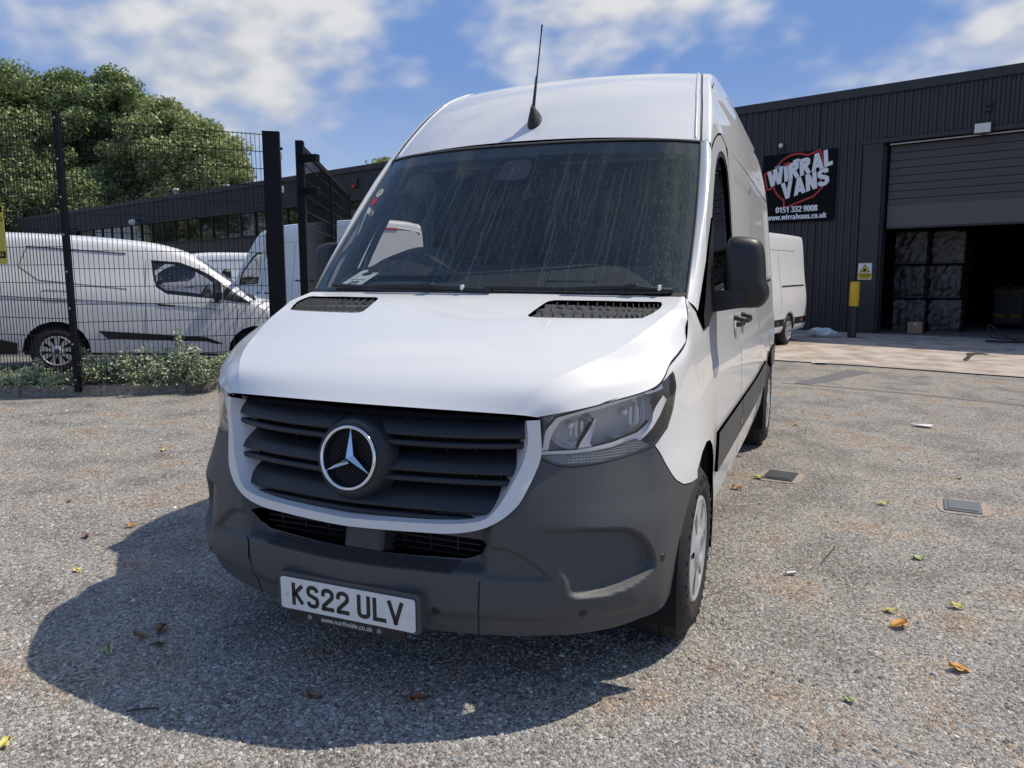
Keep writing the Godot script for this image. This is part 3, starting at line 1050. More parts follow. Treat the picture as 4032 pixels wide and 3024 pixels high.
	for k in 25:
		var a := PI * k / 24.0
		arch.append(Vector2(4.635 + .44 * cos(a), maxf(.40, .335 + .44 * sin(a))))
	var door := v2([1.405, .41, 2.415, .41, 2.42, 1.9, 2.415, 2.0, 2.36, 2.09, 2.2, 2.115, 2.05, 2.09, 1.9, 2.04, 1.77, 1.98, 1.65, 1.885, 1.435, 1.657, 1.34, 1.479, 1.20, 1.27, 1.165, 1.20, 1.305, 1.05, 1.385, .9, 1.405, .73])
	var win := smooth2(v2([1.42, 1.335, 1.9, 1.345, 2.33, 1.36, 2.365, 1.42, 2.37, 1.7, 2.365, 1.92, 2.31, 2.005, 2.18, 2.03, 2.0, 1.995, 1.83, 1.895, 1.62, 1.67, 1.45, 1.45]), 4, true)
	var arch_zone := v2([2.43, 1.4, 2.43, 1.4])
	var slide := v2([2.428, .41, 3.74, .41, 3.74, 2.075, 2.45, 2.085, 2.428, 2.02])
	var rear := v2([3.752, .41, 4.19, .41])
	for k in range(24, -1, -1):
		rear.append(arch[k])
	rear.append_array(v2([5.2, .41, 5.84, .41, 5.84, 2.075, 3.752, 2.075]))
	var upper := v2([5.84, 2.085, 5.84, 2.55])
	for i in range(9, 0, -1):
		upper.append(Vector2(line_z[i], line_y[i] + .005))
	upper.append_array(v2([1.80, 2.012, 1.9, 2.05, 2.05, 2.10, 2.2, 2.127, 2.36, 2.102, 2.43, 2.085]))
	var strip1 := v2([1.42, .545, 2.41, .545, 2.41, .722, 1.415, .722])
	var strip2 := v2([2.428, .545, 3.735, .545, 3.735, .725, 2.428, .722])
	var strip3 := v2([3.757, .55, 4.185, .55, 4.22, .64, 4.262, .74, 3.757, .727])
	var strip4 := v2([5.07, .55, 5.84, .55, 5.84, .74, 5.01, .74, 5.05, .64])
	var sill := v2([1.40, .36, 4.2, .375, 4.2, .408, 1.40, .408])
	var wide := 0
	for sgn in [1, -1]:
		var mk := func(called: String, poly: PackedVector2Array, holes: Array, du: float, dv: float, rim: float, out: float, m: Material, parent: Node) -> MeshInstance3D:
			var me := sheet(side_at, poly, holes, du, dv, rim, out)
			return put(called, me if sgn > 0 else mirrored(me), m, parent)
		var d: Node = mk.call("front_door", door, [win], .09, .07, .02, 0.0, white, van)
		mk.call("door_window", Geometry2D.offset_polygon(win, .005)[0], [], .2, .2, 0.0, -.016, M.side_glass, d)
		mk.call("window_seal", win, [Geometry2D.offset_polygon(win, -.028)[0]], .15, .15, .02, -.004, black, d)
		mk.call("inner_frame", v2([1.25, .42, 2.5, .42, 2.5, 2.09, 1.9, 2.02, 1.5, 1.66, 1.25, 1.3]), [Geometry2D.offset_polygon(win, -.02)[0]], .2, .2, 0.0, -.045, M.interior, d)
		mk.call("sliding_door", slide, [], .09, .04, .02, 0.0, white, van)
		mk.call("rear_panel", rear, [], .09, .04, .02, 0.0, white, van)
		mk.call("upper_panel", upper, [], .09, .03, .012, 0.0, white, van)
		mk.call("inner_panel", v2([2.3, .38, 4.15, .38, 4.15, .8, 5.8, .8, 5.8, 2.5, 2.55, 2.42, 2.3, 2.05]), [], .3, .2, 0.0, -.03, M.void, van)
		for sp in [strip1, strip2, strip3, strip4]:
			mk.call("side_cladding", sp, [], .12, .06, .02, .014, grey, van)
		mk.call("sill", sill, [], .2, .04, .05, -.004, white, van)
		mk.call("slide_rail", v2([3.80, 1.325, 5.6, 1.345, 5.6, 1.362, 3.80, 1.342]), [], .2, .02, .01, .004, black, van)
		mk.call("side_marker", v2([2.33, .59, 2.39, .59, 2.39, .625, 2.33, .625]), [], .1, .1, .004, .017, M.amber, van)
		var base: Node = mk.call("mirror_base", v2([1.12, 1.195, 1.10, 1.25, 1.33, 1.47, 1.585, 1.66, 1.60, 1.645, 1.47, 1.46, 1.44, 1.335, 1.40, 1.265, 1.22, 1.20]), [], .06, .05, .03, .010, black, d)
		for hh in [[2.24, 1.155], [2.60, 1.155]]:
			var c := side_at(hh[0], hh[1])
			st = new_st()
			add_tube(st, smooth3(PackedVector3Array([c + Vector3(-.01, .03, .045), c + Vector3(.03, .022, .035), c + Vector3(.043, .008, 0), c + Vector3(.03, -.01, -.04), c + Vector3(-.01, -.012, -.05)]), 4), .014, 8)
			var hm := fin(st)
			put("door_handle", hm if sgn > 0 else mirrored(hm), black, d)
			var cup := sheet(side_at, smooth2(v2([hh[0] - .055, hh[1] - .01, hh[0] - .03, hh[1] - .055, hh[0] + .03, hh[1] - .055, hh[0] + .055, hh[1] - .01, hh[0] + .045, hh[1] + .035, hh[0] - .045, hh[1] + .035]), 3, true), [], .03, .03, 0.0, .0015)
			put("handle_cup", cup if sgn > 0 else mirrored(cup), M.cup_white, d)
	# mirrors
	var mo := smooth2(v2([0.994, 1.543, 1.02, 1.57, 1.079, 1.568, 1.122, 1.552, 1.139, 1.511, 1.146, 1.452, 1.152, 1.388, 1.165, 1.348, 1.165, 1.309, 1.149, 1.281, 1.122, 1.267, 1.036, 1.265, 0.996, 1.271, 0.988, 1.335, 0.987, 1.431]), 3, true)
	st = new_st()
	var rings := []
	var mc := Vector2(1.07, 1.42)
	for lv in [[-.165, .50], [-.172, .78], [-.186, .93], [-.210, .99], [-.25, 1.0], [-.33, .98], [-.345, .93], [-.346, .86]]:
		var ring := PackedVector3Array()
		for q in mo:
			var e: Vector2 = mc + (q - mc) * lv[1]
			ring.append(Vector3(e.x, e.y, lv[0] - 1.25 - .25 * (e.x - 1.07)))
		rings.append(ring)
	for k in rings.size() - 1:
		for i in mo.size():
			quad(st, rings[k][i], rings[k + 1][i], rings[k + 1][(i + 1) % mo.size()], rings[k][(i + 1) % mo.size()])
	for i in mo.size():
		var c0 := Vector3(1.07, 1.42, -1.412)
		st.add_vertex(c0); st.add_vertex(rings[0][i]); st.add_vertex(rings[0][(i + 1) % mo.size()])
	var house := fin(st)
	st = new_st(true)
	add_prism(st, v2([0.924, 1.244, 1.079, 1.272, 1.085, 1.329, 1.074, 1.345, 0.924, 1.342]), .085, Transform3D(Basis.IDENTITY, Vector3(0, 0, -1.49)))
	var armm := fin(st)
	st = new_st(true)
	for ins in [[1.40, 1.535], [1.29, 1.375]]:
		add_box(st, Vector3(1.07, (ins[0] + ins[1]) / 2, -1.598), Vector3(.12, ins[1] - ins[0], .004), Basis(Vector3.UP, .245))
	var glass := fin(st)
	for sgn in [1, -1]:
		var mir := Node3D.new()
		mir.name = "door_mirror"
		van.add_child(mir, true)
		put("mirror_housing", house if sgn > 0 else mirrored(house), black, mir)
		put("mirror_arm", armm if sgn > 0 else mirrored(armm), black, mir)
		put("mirror_glass", glass if sgn > 0 else mirrored(glass), M.chrome, mir)
	# --- back doors
	st = new_st(true)
	add_prism(st, v2([-.90, .42, .90, .42, .90, 1.2, .85, 1.7, .78, 2.15, .70, 2.38, .62, 2.53, .0, 2.62, -.62, 2.53, -.70, 2.38, -.78, 2.15, -.85, 1.7, -.90, 1.2]), .03, Transform3D(Basis.IDENTITY, Vector3(0, 0, -5.86)))
	add_box(st, Vector3(0, .45, -5.86), Vector3(1.8, .14, .1))
	put("back_door", fin(st), white, van)
	# --- cab
	var dn := Net.new(net_rows([
		[0, 1.285, -.965, .45, 1.285, -.985, .84, 1.285, -1.06],
		[0, 1.315, -1.06, .45, 1.315, -1.08, .85, 1.315, -1.13],
		[0, 1.375, -1.24, .45, 1.375, -1.25, .86, 1.375, -1.28],
		[0, 1.44, -1.41, .45, 1.44, -1.41, .86, 1.43, -1.42],
		[0, 1.43, -1.49, .45, 1.43, -1.49, .86, 1.42, -1.49],
		[0, 1.2, -1.53, .45, 1.2, -1.53, .86, 1.2, -1.53],
		[0, .8, -1.45, .45, .8, -1.45, .86, .8, -1.45]]))
	var dash := put("dashboard", sheet(dn.at, v2([-2, 0, 2, 0, 2, 6, -2, 6]), [], .15, .2, 0.0), M.dash, van)
	st = new_st()
	var hump := []
	for i in 13:
		var xx := lerpf(-.76, -.24, i / 12.0)
		var hh2 := pow(sin(PI * clampf((i / 12.0), 0.02, .98)), .6)
		hump.append([Vector3(xx, 1.40, -1.26), Vector3(xx, lerpf(1.41, 1.515, hh2), -1.38), Vector3(xx, lerpf(1.42, 1.545, hh2), -1.50), Vector3(xx, lerpf(1.40, 1.52, hh2), -1.53), Vector3(xx, 1.35, -1.50)])
	for i in 12:
		for j in 4:
			quad(st, hump[i][j], hump[i][j + 1], hump[i + 1][j + 1], hump[i + 1][j])
	put("instrument_hood", fin(st), M.dash, dash)
	for q in [[-.15, .25, .12], [.45, .75, .1]]:
		var lid := v2([q[0] / .43, 1.3, q[1] / .43, 1.3, q[1] / .43 - .06, 2.5, q[0] / .43 + .06, 2.5])
		put("dash_lid", sheet(dn.at, lid, [], .2, .2, .004, .005), M.interior, dash)
	for k in 2:
		put("dash_vent", sheet(dn.at, v2([[-1.5, .3][k], 2.0, [-.5, 1.6][k], 2.0, [-.5, 1.6][k], 2.08, [-1.5, .3][k], 2.08]), [], .2, .2, 0.0, .004), M.void, dash)
	st = new_st()
	var rim3 := PackedVector3Array()
	var tb := Basis(Vector3.RIGHT, -.95)
	for q in disc(.19, 32):
		rim3.append(Vector3(-.48, 1.40, -1.72) + tb * Vector3(q.x, q.y, 0))
	add_tube(st, rim3, .016, 8, true)
	var wheel_ := put("steering_wheel", fin(st), M.interior, van)
	st = new_st(true)
	for k in 3:
		add_box(st, Vector3(-.48, 1.40, -1.72) + tb * (Basis(Vector3.BACK, TAU * k / 3 + PI) * Vector3(0, .095, 0)), Vector3(.04, .18, .02), tb * Basis(Vector3.BACK, TAU * k / 3 + PI), .004)
	add_box(st, Vector3(-.48, 1.40, -1.72), Vector3(.13, .12, .05), tb, .02)
	put("wheel_spokes", fin(st), M.interior, wheel_)
	for xx in [-.48, .12, .58]:
		var seat := Node3D.new()
		seat.name = "cab_seat"
		van.add_child(seat, true)
		put("seat_backrest", box(Vector3(.44, .72, .14), Vector3(xx, 1.36, -2.24), .05, Basis(Vector3.RIGHT, .16)), M.seat, seat)
		put("seat_cushion", box(Vector3(.46, .14, .48), Vector3(xx, .98, -1.98), .05), M.seat, seat)
		put("headrest", box(Vector3(.25, .17, .09), Vector3(xx, 1.82, -2.31), .035, Basis(Vector3.RIGHT, .1)), M.seat, seat)
	st = new_st(true)
	add_prism(st, v2([-.86, .5, .86, .5, .86, 1.75, .76, 2.2, .60, 2.38, -.60, 2.38, -.76, 2.2, -.86, 1.75]), .03, Transform3D(Basis.IDENTITY, Vector3(0, 0, -2.55)))
	put("bulkhead", fin(st), M.interior, van)
	st = new_st(true)
	add_box(st, Vector3(0, 2.10, -2.22), Vector3(1.44, .02, .66), Basis(Vector3.RIGHT, .05))
	put("headliner", fin(st), M.headliner, van)
	for sx in [-1, 1]:
		put("sun_visor", box(Vector3(.5, .012, .16), Vector3(.38 * sx, 1.99, -1.80), .004, Basis(Vector3.RIGHT, .55)), M.headliner, van)
	for sx in [-1, 1]:
		put("grab_rail", tube(PackedVector3Array([Vector3(.80 * sx, 1.42, -1.38), Vector3(.79 * sx, 1.6, -1.52), Vector3(.78 * sx, 1.8, -1.7)]), .018, 8), M.interior, van)
	# a card lying on the dashboard
	var card := thing("permit_card", "pale paper permit card printed 28 lying behind the panel van's windscreen", "card")
	var cp := PackedVector2Array(rounded(.115, .235, .02, 4))
	var cpts := Transform3D(Basis(Vector3.RIGHT, -PI / 2 + .335), Vector3(-.69, 1.388, -1.205))
	st = new_st(true)
	var hole2 := PackedVector2Array()
	for q in disc(.03, 20):
		hole2.append(Vector2(q.x * .9, q.y + .06))
	var tri := Geometry2D.clip_polygons(cp, PackedVector2Array([Vector2(0, -.2), Vector2(.2, -.2), Vector2(.2, .2), Vector2(0, .2)]))
	for half in [PackedVector2Array([Vector2(-.2, -.2), Vector2(0, -.2), Vector2(0, .2), Vector2(-.2, .2)]), PackedVector2Array([Vector2(0, -.2), Vector2(.2, -.2), Vector2(.2, .2), Vector2(0, .2)])]:
		for q in Geometry2D.intersect_polygons(cp, half):
			for r in Geometry2D.clip_polygons(q, hole2):
				add_prism(st, r, .001, cpts)
	put("card_sheet", fin(st), M.card, card)
	var num := put("card_number", text("28", .05, .0006), M.print_black, card)
	num.transform = cpts * Transform3D(Basis.IDENTITY, Vector3(0, -.065, .0018))
	put("card_stripe", prism(v2([-.04, -.022, .04, -.022, .04, -.03, -.04, -.03]), .001, cpts * Transform3D(Basis.IDENTITY, Vector3(0, 0, .0012))), M.blue_print, card)

# ------------------------------------------------------------------ surroundings
func leaf_mesh(pts: PackedVector3Array, size: float, seed_: int, cols: Array, droop := 0.3) -> ArrayMesh:
	var r := RandomNumberGenerator.new()
	r.seed = seed_
	var v := PackedVector3Array()
	var n := PackedVector3Array()
	var c := PackedColorArray()
	for p in pts:
		var b := Basis.from_euler(Vector3(r.randf_range(-.9, .9) - droop, r.randf() * TAU, r.randf_range(-.7, .7)))
		var s := size * r.randf_range(.6, 1.3)
		var a := p + b * Vector3(-.32 * s, 0, 0)
		var t := p + b * Vector3(0, .06 * s, .55 * s)
		var d := p + b * Vector3(.32 * s, 0, 0)
		var e := p + b * Vector3(0, .05 * s, -.55 * s)
		var m := p + b * Vector3(0, -.10 * s, 0)
		var col: Color = cols[r.randi() % cols.size()]
		col = col * r.randf_range(.75, 1.25)
		for q in [[a, t, m], [t, d, m], [d, e, m], [e, a, m]]:
			var nn: Vector3 = (q[2] - q[0]).cross(q[1] - q[0]).normalized()
			for k in 3:
				v.append(q[k])
				n.append(nn)
				c.append(col)
	var arr := []
	arr.resize(Mesh.ARRAY_MAX)
	arr[Mesh.ARRAY_VERTEX] = v
	arr[Mesh.ARRAY_NORMAL] = n
	arr[Mesh.ARRAY_COLOR] = c
	var m2 := ArrayMesh.new()
	m2.add_surface_from_arrays(Mesh.PRIMITIVE_TRIANGLES, arr)
	return m2

func make_tree(called: String, label: String, at: Vector3, h: float, wide: float, seed_: int, cols: Array) -> Node3D:
	var r := RandomNumberGenerator.new()
	r.seed = seed_
	var t := thing(called, label, "tree", at, 0.0, "broadleaf trees behind the dark building")
	var st := new_st()
	add_tube(st, smooth3(PackedVector3Array([Vector3.ZERO, Vector3(.1, h * .3, .05), Vector3(-.1, h * .6, 0), Vector3(0, h * .9, .1)]), 4), PackedFloat32Array([.32, .30, .28, .26, .24, .21, .18, .15, .12, .10, .08, .06, .05]), 8)
	var pts := PackedVector3Array()
	for k in 105:
		var u := r.randf()
		var y := h * lerpf(.16, .97, u)
		var rad: float = wide * curve_at([0, .15, .4, .7, .9, 1], [.55, .85, 1.0, .85, .5, .12], u) * sqrt(r.randf_range(.12, 1.0))
		var a := r.randf() * TAU
		var c := Vector3(cos(a) * rad, y, sin(a) * rad)
		if k % 3 == 0:
			add_tube(st, PackedVector3Array([Vector3(0, y * .72, 0), c * Vector3(.55, 1, .55) - Vector3(0, h * .06, 0), c]), PackedFloat32Array([.11, .06, .02]), 5)
		var cr := wide * r.randf_range(.20, .36)
		for i in 400:
			var d := Vector3(r.randfn(), r.randfn() * .8, r.randfn()).normalized() * cr * pow(r.randf(), .45)
			d.y *= .72
			pts.append(c + d)
	put("trunk", fin(st), M.bark, t)
	put("crown", leaf_mesh(pts, .29, seed_, cols), M.leaf, t)
	return t

func add_ribs(st: SurfaceTool, x0: float, x1: float, y0: float, y1: float, pitch := .165, depth := .028) -> void:
	st.set_smooth_group(-1)
	var n := int((x1 - x0) / pitch)
	for i in n:
		var a := x0 + (x1 - x0) * i / n
		var w := (x1 - x0) / n
		var q := [Vector2(a, 0), Vector2(a + w * .40, 0), Vector2(a + w * .52, depth), Vector2(a + w * .88, depth), Vector2(a + w, 0)]
		for k in 4:
			quad(st, Vector3(q[k].x, y0, q[k].y), Vector3(q[k].x, y1, q[k].y), Vector3(q[k + 1].x, y1, q[k + 1].y), Vector3(q[k + 1].x, y0, q[k + 1].y))

func make_building() -> void:
	var b := thing("warehouse", "long dark grey ribbed metal warehouse with open roller door and window band", "building", Vector3(2.45, 0, -17.9), 0.0)
	b.transform = Transform3D(Basis(Vector3(.953, .012, .302).normalized(), Vector3(-.0114, 1, -.0036).normalized(), Vector3(-.302, 0, .953).normalized()), Vector3(2.45, 0, -17.9)).orthonormalized()
	var st := new_st(true)
	add_ribs(st, -9.0, -.47, -.2, 5.42)
	add_ribs(st, -.47, 5.2, 4.42, 5.42)
	add_ribs(st, 5.2, 13.0, -.2, 5.42)
	put("ribbed_cladding", fin(st), M.cladding, b)
	st = new_st(true)
	add_ribs(st, -55.0, -9.0, 4.40, 5.42)
	put("ribbed_fascia", fin(st), M.cladding, b)
	put("roof_edge_trim", box(Vector3(68.2, .21, .16), Vector3(-21, 5.515, .0), .01), M.trim_dark, b)
	st = new_st(true)
	add_box(st, Vector3(-32.05, 2.7, -.17), Vector3(46.1, 5.5, .1))
	add_box(st, Vector3(-32, 5.45, -3.6), Vector3(46, .1, 7))
	add_box(st, Vector3(2, 5.45, -7.6), Vector3(22, .1, 15))
	add_box(st, Vector3(-55.0, 2.7, -3.6), Vector3(.1, 5.5, 7))
	add_box(st, Vector3(-32, 2.7, -7.1), Vector3(46, 5.5, .1))
	add_box(st, Vector3(2, 2.7, -15.1), Vector3(22, 5.5, .1))
	add_box(st, Vector3(-9.0, 2.7, -7.6), Vector3(.1, 5.5, 15))
	add_box(st, Vector3(13.0, 2.7, -7.6), Vector3(.1, 5.5, 15))
	add_box(st, Vector3(-4.8, 2.7, -.08), Vector3(8.6, 5.5, .1))
	add_box(st, Vector3(9.15, 2.7, -.08), Vector3(7.9, 5.5, .1))
	add_box(st, Vector3(2.4, 4.95, -.08), Vector3(6.0, 1.1, .1))
	put("wall", fin(st), M.inner_dark, b)
	put("fascia_soffit", box(Vector3(46, .06, .3), Vector3(-32, 4.37, -.02), .008), M.trim_dark, b)
	# window band: panes between mullions, panels underneath
	var pane := box(Vector3(1.16, 1.04, .012))
	var mull := box(Vector3(.07, 1.12, .10), Vector3.ZERO, .006)
	var panel := box(Vector3(1.18, 3.14, .03), Vector3.ZERO, .006)
	for k in 28:
		var x := -43.0 + 1.22 * k
		put("window_pane", pane, M.building_glass, b).position = Vector3(x + .61, 3.86, -.07)
		put("mullion", mull, M.trim_dark, b).position = Vector3(x, 3.86, -.05)
		put("wall_panel", panel, M.panel_dark, b).position = Vector3(x + .61, 1.70, -.07)
	for k in 9:
		put("wall_panel", panel, M.panel_dark, b).position = Vector3(-44.2 - 1.22 * k + .61, 1.70, -.07)
		put("wall_panel", box(Vector3(1.18, 1.1, .03), Vector3.ZERO, .006), M.panel_dark, b).position = Vector3(-44.2 - 1.22 * k + .61, 3.86, -.07)
	put("window_sill", box(Vector3(34.4, .07, .14), Vector3(-25.9, 3.30, -.03), .008), M.trim_dark, b)
	# doorway: left post, lintel, partly raised door
	put("door_post", box(Vector3(.44, 4.46, .16), Vector3(-.235, 2.13, .0), .012), M.cladding, b)
	put("door_reveal", box(Vector3(.06, 4.3, .34), Vector3(.0, 2.15, -.17), .006), M.trim_dark, b)
	put("door_lintel", box(Vector3(5.8, .10, .14), Vector3(2.4, 4.38, .03), .01), M.trim_dark, b)
	put("track_light_strip", box(Vector3(4.6, .03, .03), Vector3(2.4, 4.29, .0), .004), M.zinc, b)
	var slat := box(Vector3(5.1, .166, .035), Vector3.ZERO, .008)
	for k in 8:
		put("door_slat", slat, M.door_dark, b).position = Vector3(2.62, 4.20 - .171 * k, -.20)
	put("door_bottom_panel", box(Vector3(5.1, .50, .04), Vector3(2.62, 2.70, -.195), .01), M.door_light, b)
	put("door_seal", box(Vector3(5.1, .05, .03), Vector3(2.62, 2.435, -.195), .01), M.trim_dark, b)
	# inside: floor, back wall, beams
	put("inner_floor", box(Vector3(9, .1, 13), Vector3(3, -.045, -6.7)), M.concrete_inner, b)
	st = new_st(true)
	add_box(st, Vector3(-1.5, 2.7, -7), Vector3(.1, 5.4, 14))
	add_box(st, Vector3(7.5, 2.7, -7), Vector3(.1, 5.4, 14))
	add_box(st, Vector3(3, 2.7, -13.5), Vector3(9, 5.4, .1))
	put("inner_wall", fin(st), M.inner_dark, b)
	for k in 3:
		put("roof_beam", box(Vector3(9, .28, .16), Vector3(3, 3.55 + .3 * k, -3.5 - 3 * k), .01), M.zinc_dark, b)
	var pil := box(Vector3(.25, 3.4, .25), Vector3(2.9, 1.7, -6.5), .02)
	put("inner_post", pil, M.zinc_dark, b)
	var x := b.transform
	# sign board with its lettering
	var sg := thing("sign_board", "black sign board with tilted white and red logo above phone number, on ribbed wall", "sign")
	sg.transform = x * Transform3D(Basis.IDENTITY, Vector3(-1.91, 3.50, .06))
	put("board", box(Vector3(1.76, 1.66, .05), Vector3.ZERO, .006), M.sign_black, sg)
	var tilt := Transform3D(Basis(Vector3.BACK, .27), Vector3(-.06, .22, .03))
	var ring := PackedVector2Array(disc(.575, 48))
	for q in [v2([-.74, -.03, .72, -.05, .78, .06, .70, .10, .70, .44, .60, .44, -.72, .36]), v2([-.44, -.60, -.34, -.02, .52, .0, .55, -.42, .3, -.56])]:
		var rot := PackedVector2Array()
		for p in q:
			rot.append((tilt.basis * Vector3(p.x, p.y, 0)).x * Vector2.RIGHT + (tilt.basis * Vector3(p.x, p.y, 0)).y * Vector2.DOWN)
		var m := Geometry2D.merge_polygons(ring, rot)
		ring = m[0]
	var at := Transform3D(Basis.IDENTITY, Vector3(-.06, .22, .0255))
	st = new_st(true)
	add_prism(st, Geometry2D.offset_polygon(ring, .022)[0], .002, at)
	put("logo_outline", fin(st), M.sign_red, sg)
	st = new_st(true)
	add_prism(st, Geometry2D.offset_polygon(ring, -.022)[0], .004, at)
	put("logo_field", fin(st), M.sign_black, sg)
	var block := {"W": [[0, 1, .17, 0], [.17, 0, .37, .9], [.37, .9, .57, 0], [.57, 0, .74, 1]], "I": [[0, 0, 0, 1]], "R": [[0, 0, 0, 1], [0, .88, .26, .88, .38, .80, .38, .62, .26, .53, 0, .53], [.18, .52, .40, 0]], "A": [[0, 0, .23, 1], [.23, 1, .46, 0], [.1, .26, .36, .26]], "L": [[0, 0, 0, 1], [0, .115, .36, .115]], "V": [[0, 1, .23, 0], [.23, 0, .46, 1]], "N": [[0, 0, 0, 1], [0, 1, .40, 0], [.40, 0, .40, 1]], "S": [[.42, .70, .41, .82, .32, .885, .12, .885, .02, .80, .02, .66, .12, .56, .32, .46, .42, .36, .42, .20, .32, .115, .12, .115, .02, .19, .01, .30]]}
	var wide_of := {"W": .74, "I": 0.0, "R": .40, "A": .46, "L": .36, "V": .46, "N": .40, "S": .42}
	for k in 2:
		var x0: float = [0.0, 0.0][k]
		var word: String = ["WIRRAL", "VANS"][k]
		for c in word:
			var merged: Array[PackedVector2Array] = []
			for line: Array in block[c]:
				var p := PackedVector2Array()
				for i in range(0, line.size(), 2):
					p.append(Vector2(line[i] + x0, line[i + 1]))
				var d0 := (p[0] - p[1]).normalized()
				var d1 := (p[-1] - p[-2]).normalized()
				if c != "S" and absf(d0.y) > .7:
					p[0] += d0 * .2
				if c != "S" and absf(d1.y) > .7:
					p[p.size() - 1] += d1 * .2
				for q in Geometry2D.offset_polyline(p, .115, Geometry2D.JOIN_MITER, Geometry2D.END_BUTT):
					for r in Geometry2D.intersect_polygons(q, PackedVector2Array([Vector2(-1, 0), Vector2(9, 0), Vector2(9, 1), Vector2(-1, 1)])):
						if not Geometry2D.is_polygon_clockwise(r):
							merged.append(r)
			st = new_st(true)
			var f := tilt * Transform3D(Basis(Vector3(.425, 0, 0), Vector3([.07, .07][k], [.385, .40][k], 0), Vector3.BACK), Vector3([-.66, -.40][k], [.005, -.405][k], .006))
			for i in merged.size():
				add_prism(st, merged[i], .003 + .0004 * i, f)
			put("logo_letter", fin(st), M.sign_white, sg)
			x0 += wide_of[c] + .26
	for k in 3:
		var vp := v2([-.10, -.035, .10, -.035, .11, -.0, .06, .015, .035, .045, -.10, .045])
		st = new_st(true)
		add_prism(st, vp, .003, tilt * Transform3D(Basis.IDENTITY, Vector3(-.34 + .235 * k, .40 - .005 * k, .006)))
		put("logo_van", fin(st), [M.sign_blue, M.sign_red, M.sign_white][k], sg)
	for k in 3:
		put("sign_phone_number", text("0151 332 9008", .195, .004), M.sign_white, sg).transform = Transform3D(Basis.from_scale(Vector3(.80, 1, 1)), Vector3(-.02 + .006 * (k - 1), -.52, .028 + .0004 * k))
	for k in 3:
		put("sign_web_address", text("www.wirralvans.co.uk", .172, .004), M.sign_white, sg).transform = Transform3D(Basis.from_scale(Vector3(.79, 1, 1)), Vector3(-.02 + .005 * (k - 1), -.70, .028 + .0004 * k))
	# caution sign
	var cs := thing("caution_sign", "small white and yellow Caution forklift sign on the door post", "sign")
	cs.transform = x * Transform3D(Basis.IDENTITY, Vector3(-.27, 1.455, .082))
	put("sign_plate", box(Vector3(.30, .38, .004), Vector3.ZERO, 0), M.plate_white, cs)
	put("yellow_band", box(Vector3(.28, .135, .002), Vector3(0, -.105, .003), 0), M.sign_yellow, cs)
	put("warning_triangle", prism(v2([-.115, 0, .115, 0, 0, .185]), .002, Transform3D(Basis.IDENTITY, Vector3(0, -.02, .002))), M.sign_black, cs)
	put("triangle_field", prism(v2([-.090, .012, .090, .012, 0, .158]), .002, Transform3D(Basis.IDENTITY, Vector3(0, -.02, .0035))), M.sign_yellow, cs)
	put("forklift_symbol", prism(v2([-.05, .02, .045, .02, .045, .03, .025, .03, .03, .055, .012, .085, -.018, .085, -.03, .055, -.05, .045]), .002, Transform3D(Basis.IDENTITY, Vector3(0, -.015, .005))), M.sign_black, cs)
	put("caution_word", text("Caution", .075, .002), M.sign_black, cs).position = Vector3(0, -.072, .005)
	for k in 2:
		put("caution_line", text(["Forklift trucks", "operating"][k], .036, .002), M.sign_black, cs).position = Vector3(0, -.115 - .035 * k, .005)
	# fittings on the wall
	var fl := thing("floodlight", "pale rectangular floodlight fixed over the open warehouse door", "light")
	fl.transform = x * Transform3D(Basis.IDENTITY, Vector3(1.93, 4.40, .16))
	put("lamp_body", box(Vector3(.34, .24, .07), Vector3.ZERO, .012), M.trim_dark, fl)
	put("lamp_face", box(Vector3(.29, .19, .01), Vector3(0, .0, .04), .004), M.lamp_face, fl)
	put("lamp_bracket", box(Vector3(.05, .08, .12), Vector3(0, -.13, -.05), .006), M.trim_dark, fl)
	var dl := thing("dome_light", "small dome camera on a bracket near the wall top above the roller door", "camera")
	dl.transform = x * Transform3D(Basis.IDENTITY, Vector3(2.0, 4.85, .08))
	put("bracket", box(Vector3(.10, .22, .10), Vector3.ZERO, .01), M.trim_dark, dl)
	var sm := SphereMesh.new()
	sm.radius = .06
	sm.height = .12
	put("dome", sm, M.trim_dark, dl).position = Vector3(0, .02, .1)
	var sl := thing("sign_lamp", "little pale lamp fixed to ribbed wall above the black sign board", "light")
	sl.transform = x * Transform3D(Basis.IDENTITY, Vector3(-2.36, 4.47, .06))
	put("lamp_bracket", box(Vector3(.10, .10, .06), Vector3.ZERO, .008), M.trim_dark, sl)
	var s2 := SphereMesh.new()
	s2.radius = .055
	s2.height = .11
	put("lamp_globe", s2, M.lamp_face, sl).position = Vector3(0, .06, .07)
	var al := thing("alarm_sounder", "red alarm sounder on dark fascia between the gate and the big van", "alarm")
	al.transform = x * Transform3D(Basis.IDENTITY, Vector3(-18.8, 4.95, .06))
	put("sounder_back", box(Vector3(.24, .30, .14), Vector3(.05, .04, 0), .02), M.trim_dark, al)
	put("sounder_lens", box(Vector3(.18, .12, .12), Vector3(-.04, -.08, .06), .03), M.red, al)
	var wl := thing("wall_lamp", "pale wall lamp under the fascia of the far window band", "light")
	wl.transform = x * Transform3D(Basis.IDENTITY, Vector3(-36.8, 4.55, .2))
	put("lamp_arm", box(Vector3(.08, .08, .4), Vector3.ZERO, .01), M.trim_dark, wl)
	var s3 := SphereMesh.new()
	s3.radius = .2
	s3.height = .34
	put("lamp_globe", s3, M.lamp_face, wl).position = Vector3(0, -.12, .24)
	var au := thing("shop_sign", "black sign lettered AUT on the far end of the dark building", "sign")
	au.transform = x * Transform3D(Basis.IDENTITY, Vector3(-46.6, 4.12, .06))
	put("board", box(Vector3(3.0, .8, .08), Vector3.ZERO, .01), M.sign_black, au)
	var aw := put("sign_letters", text("AUT", .62, .02), M.sign_white, au)
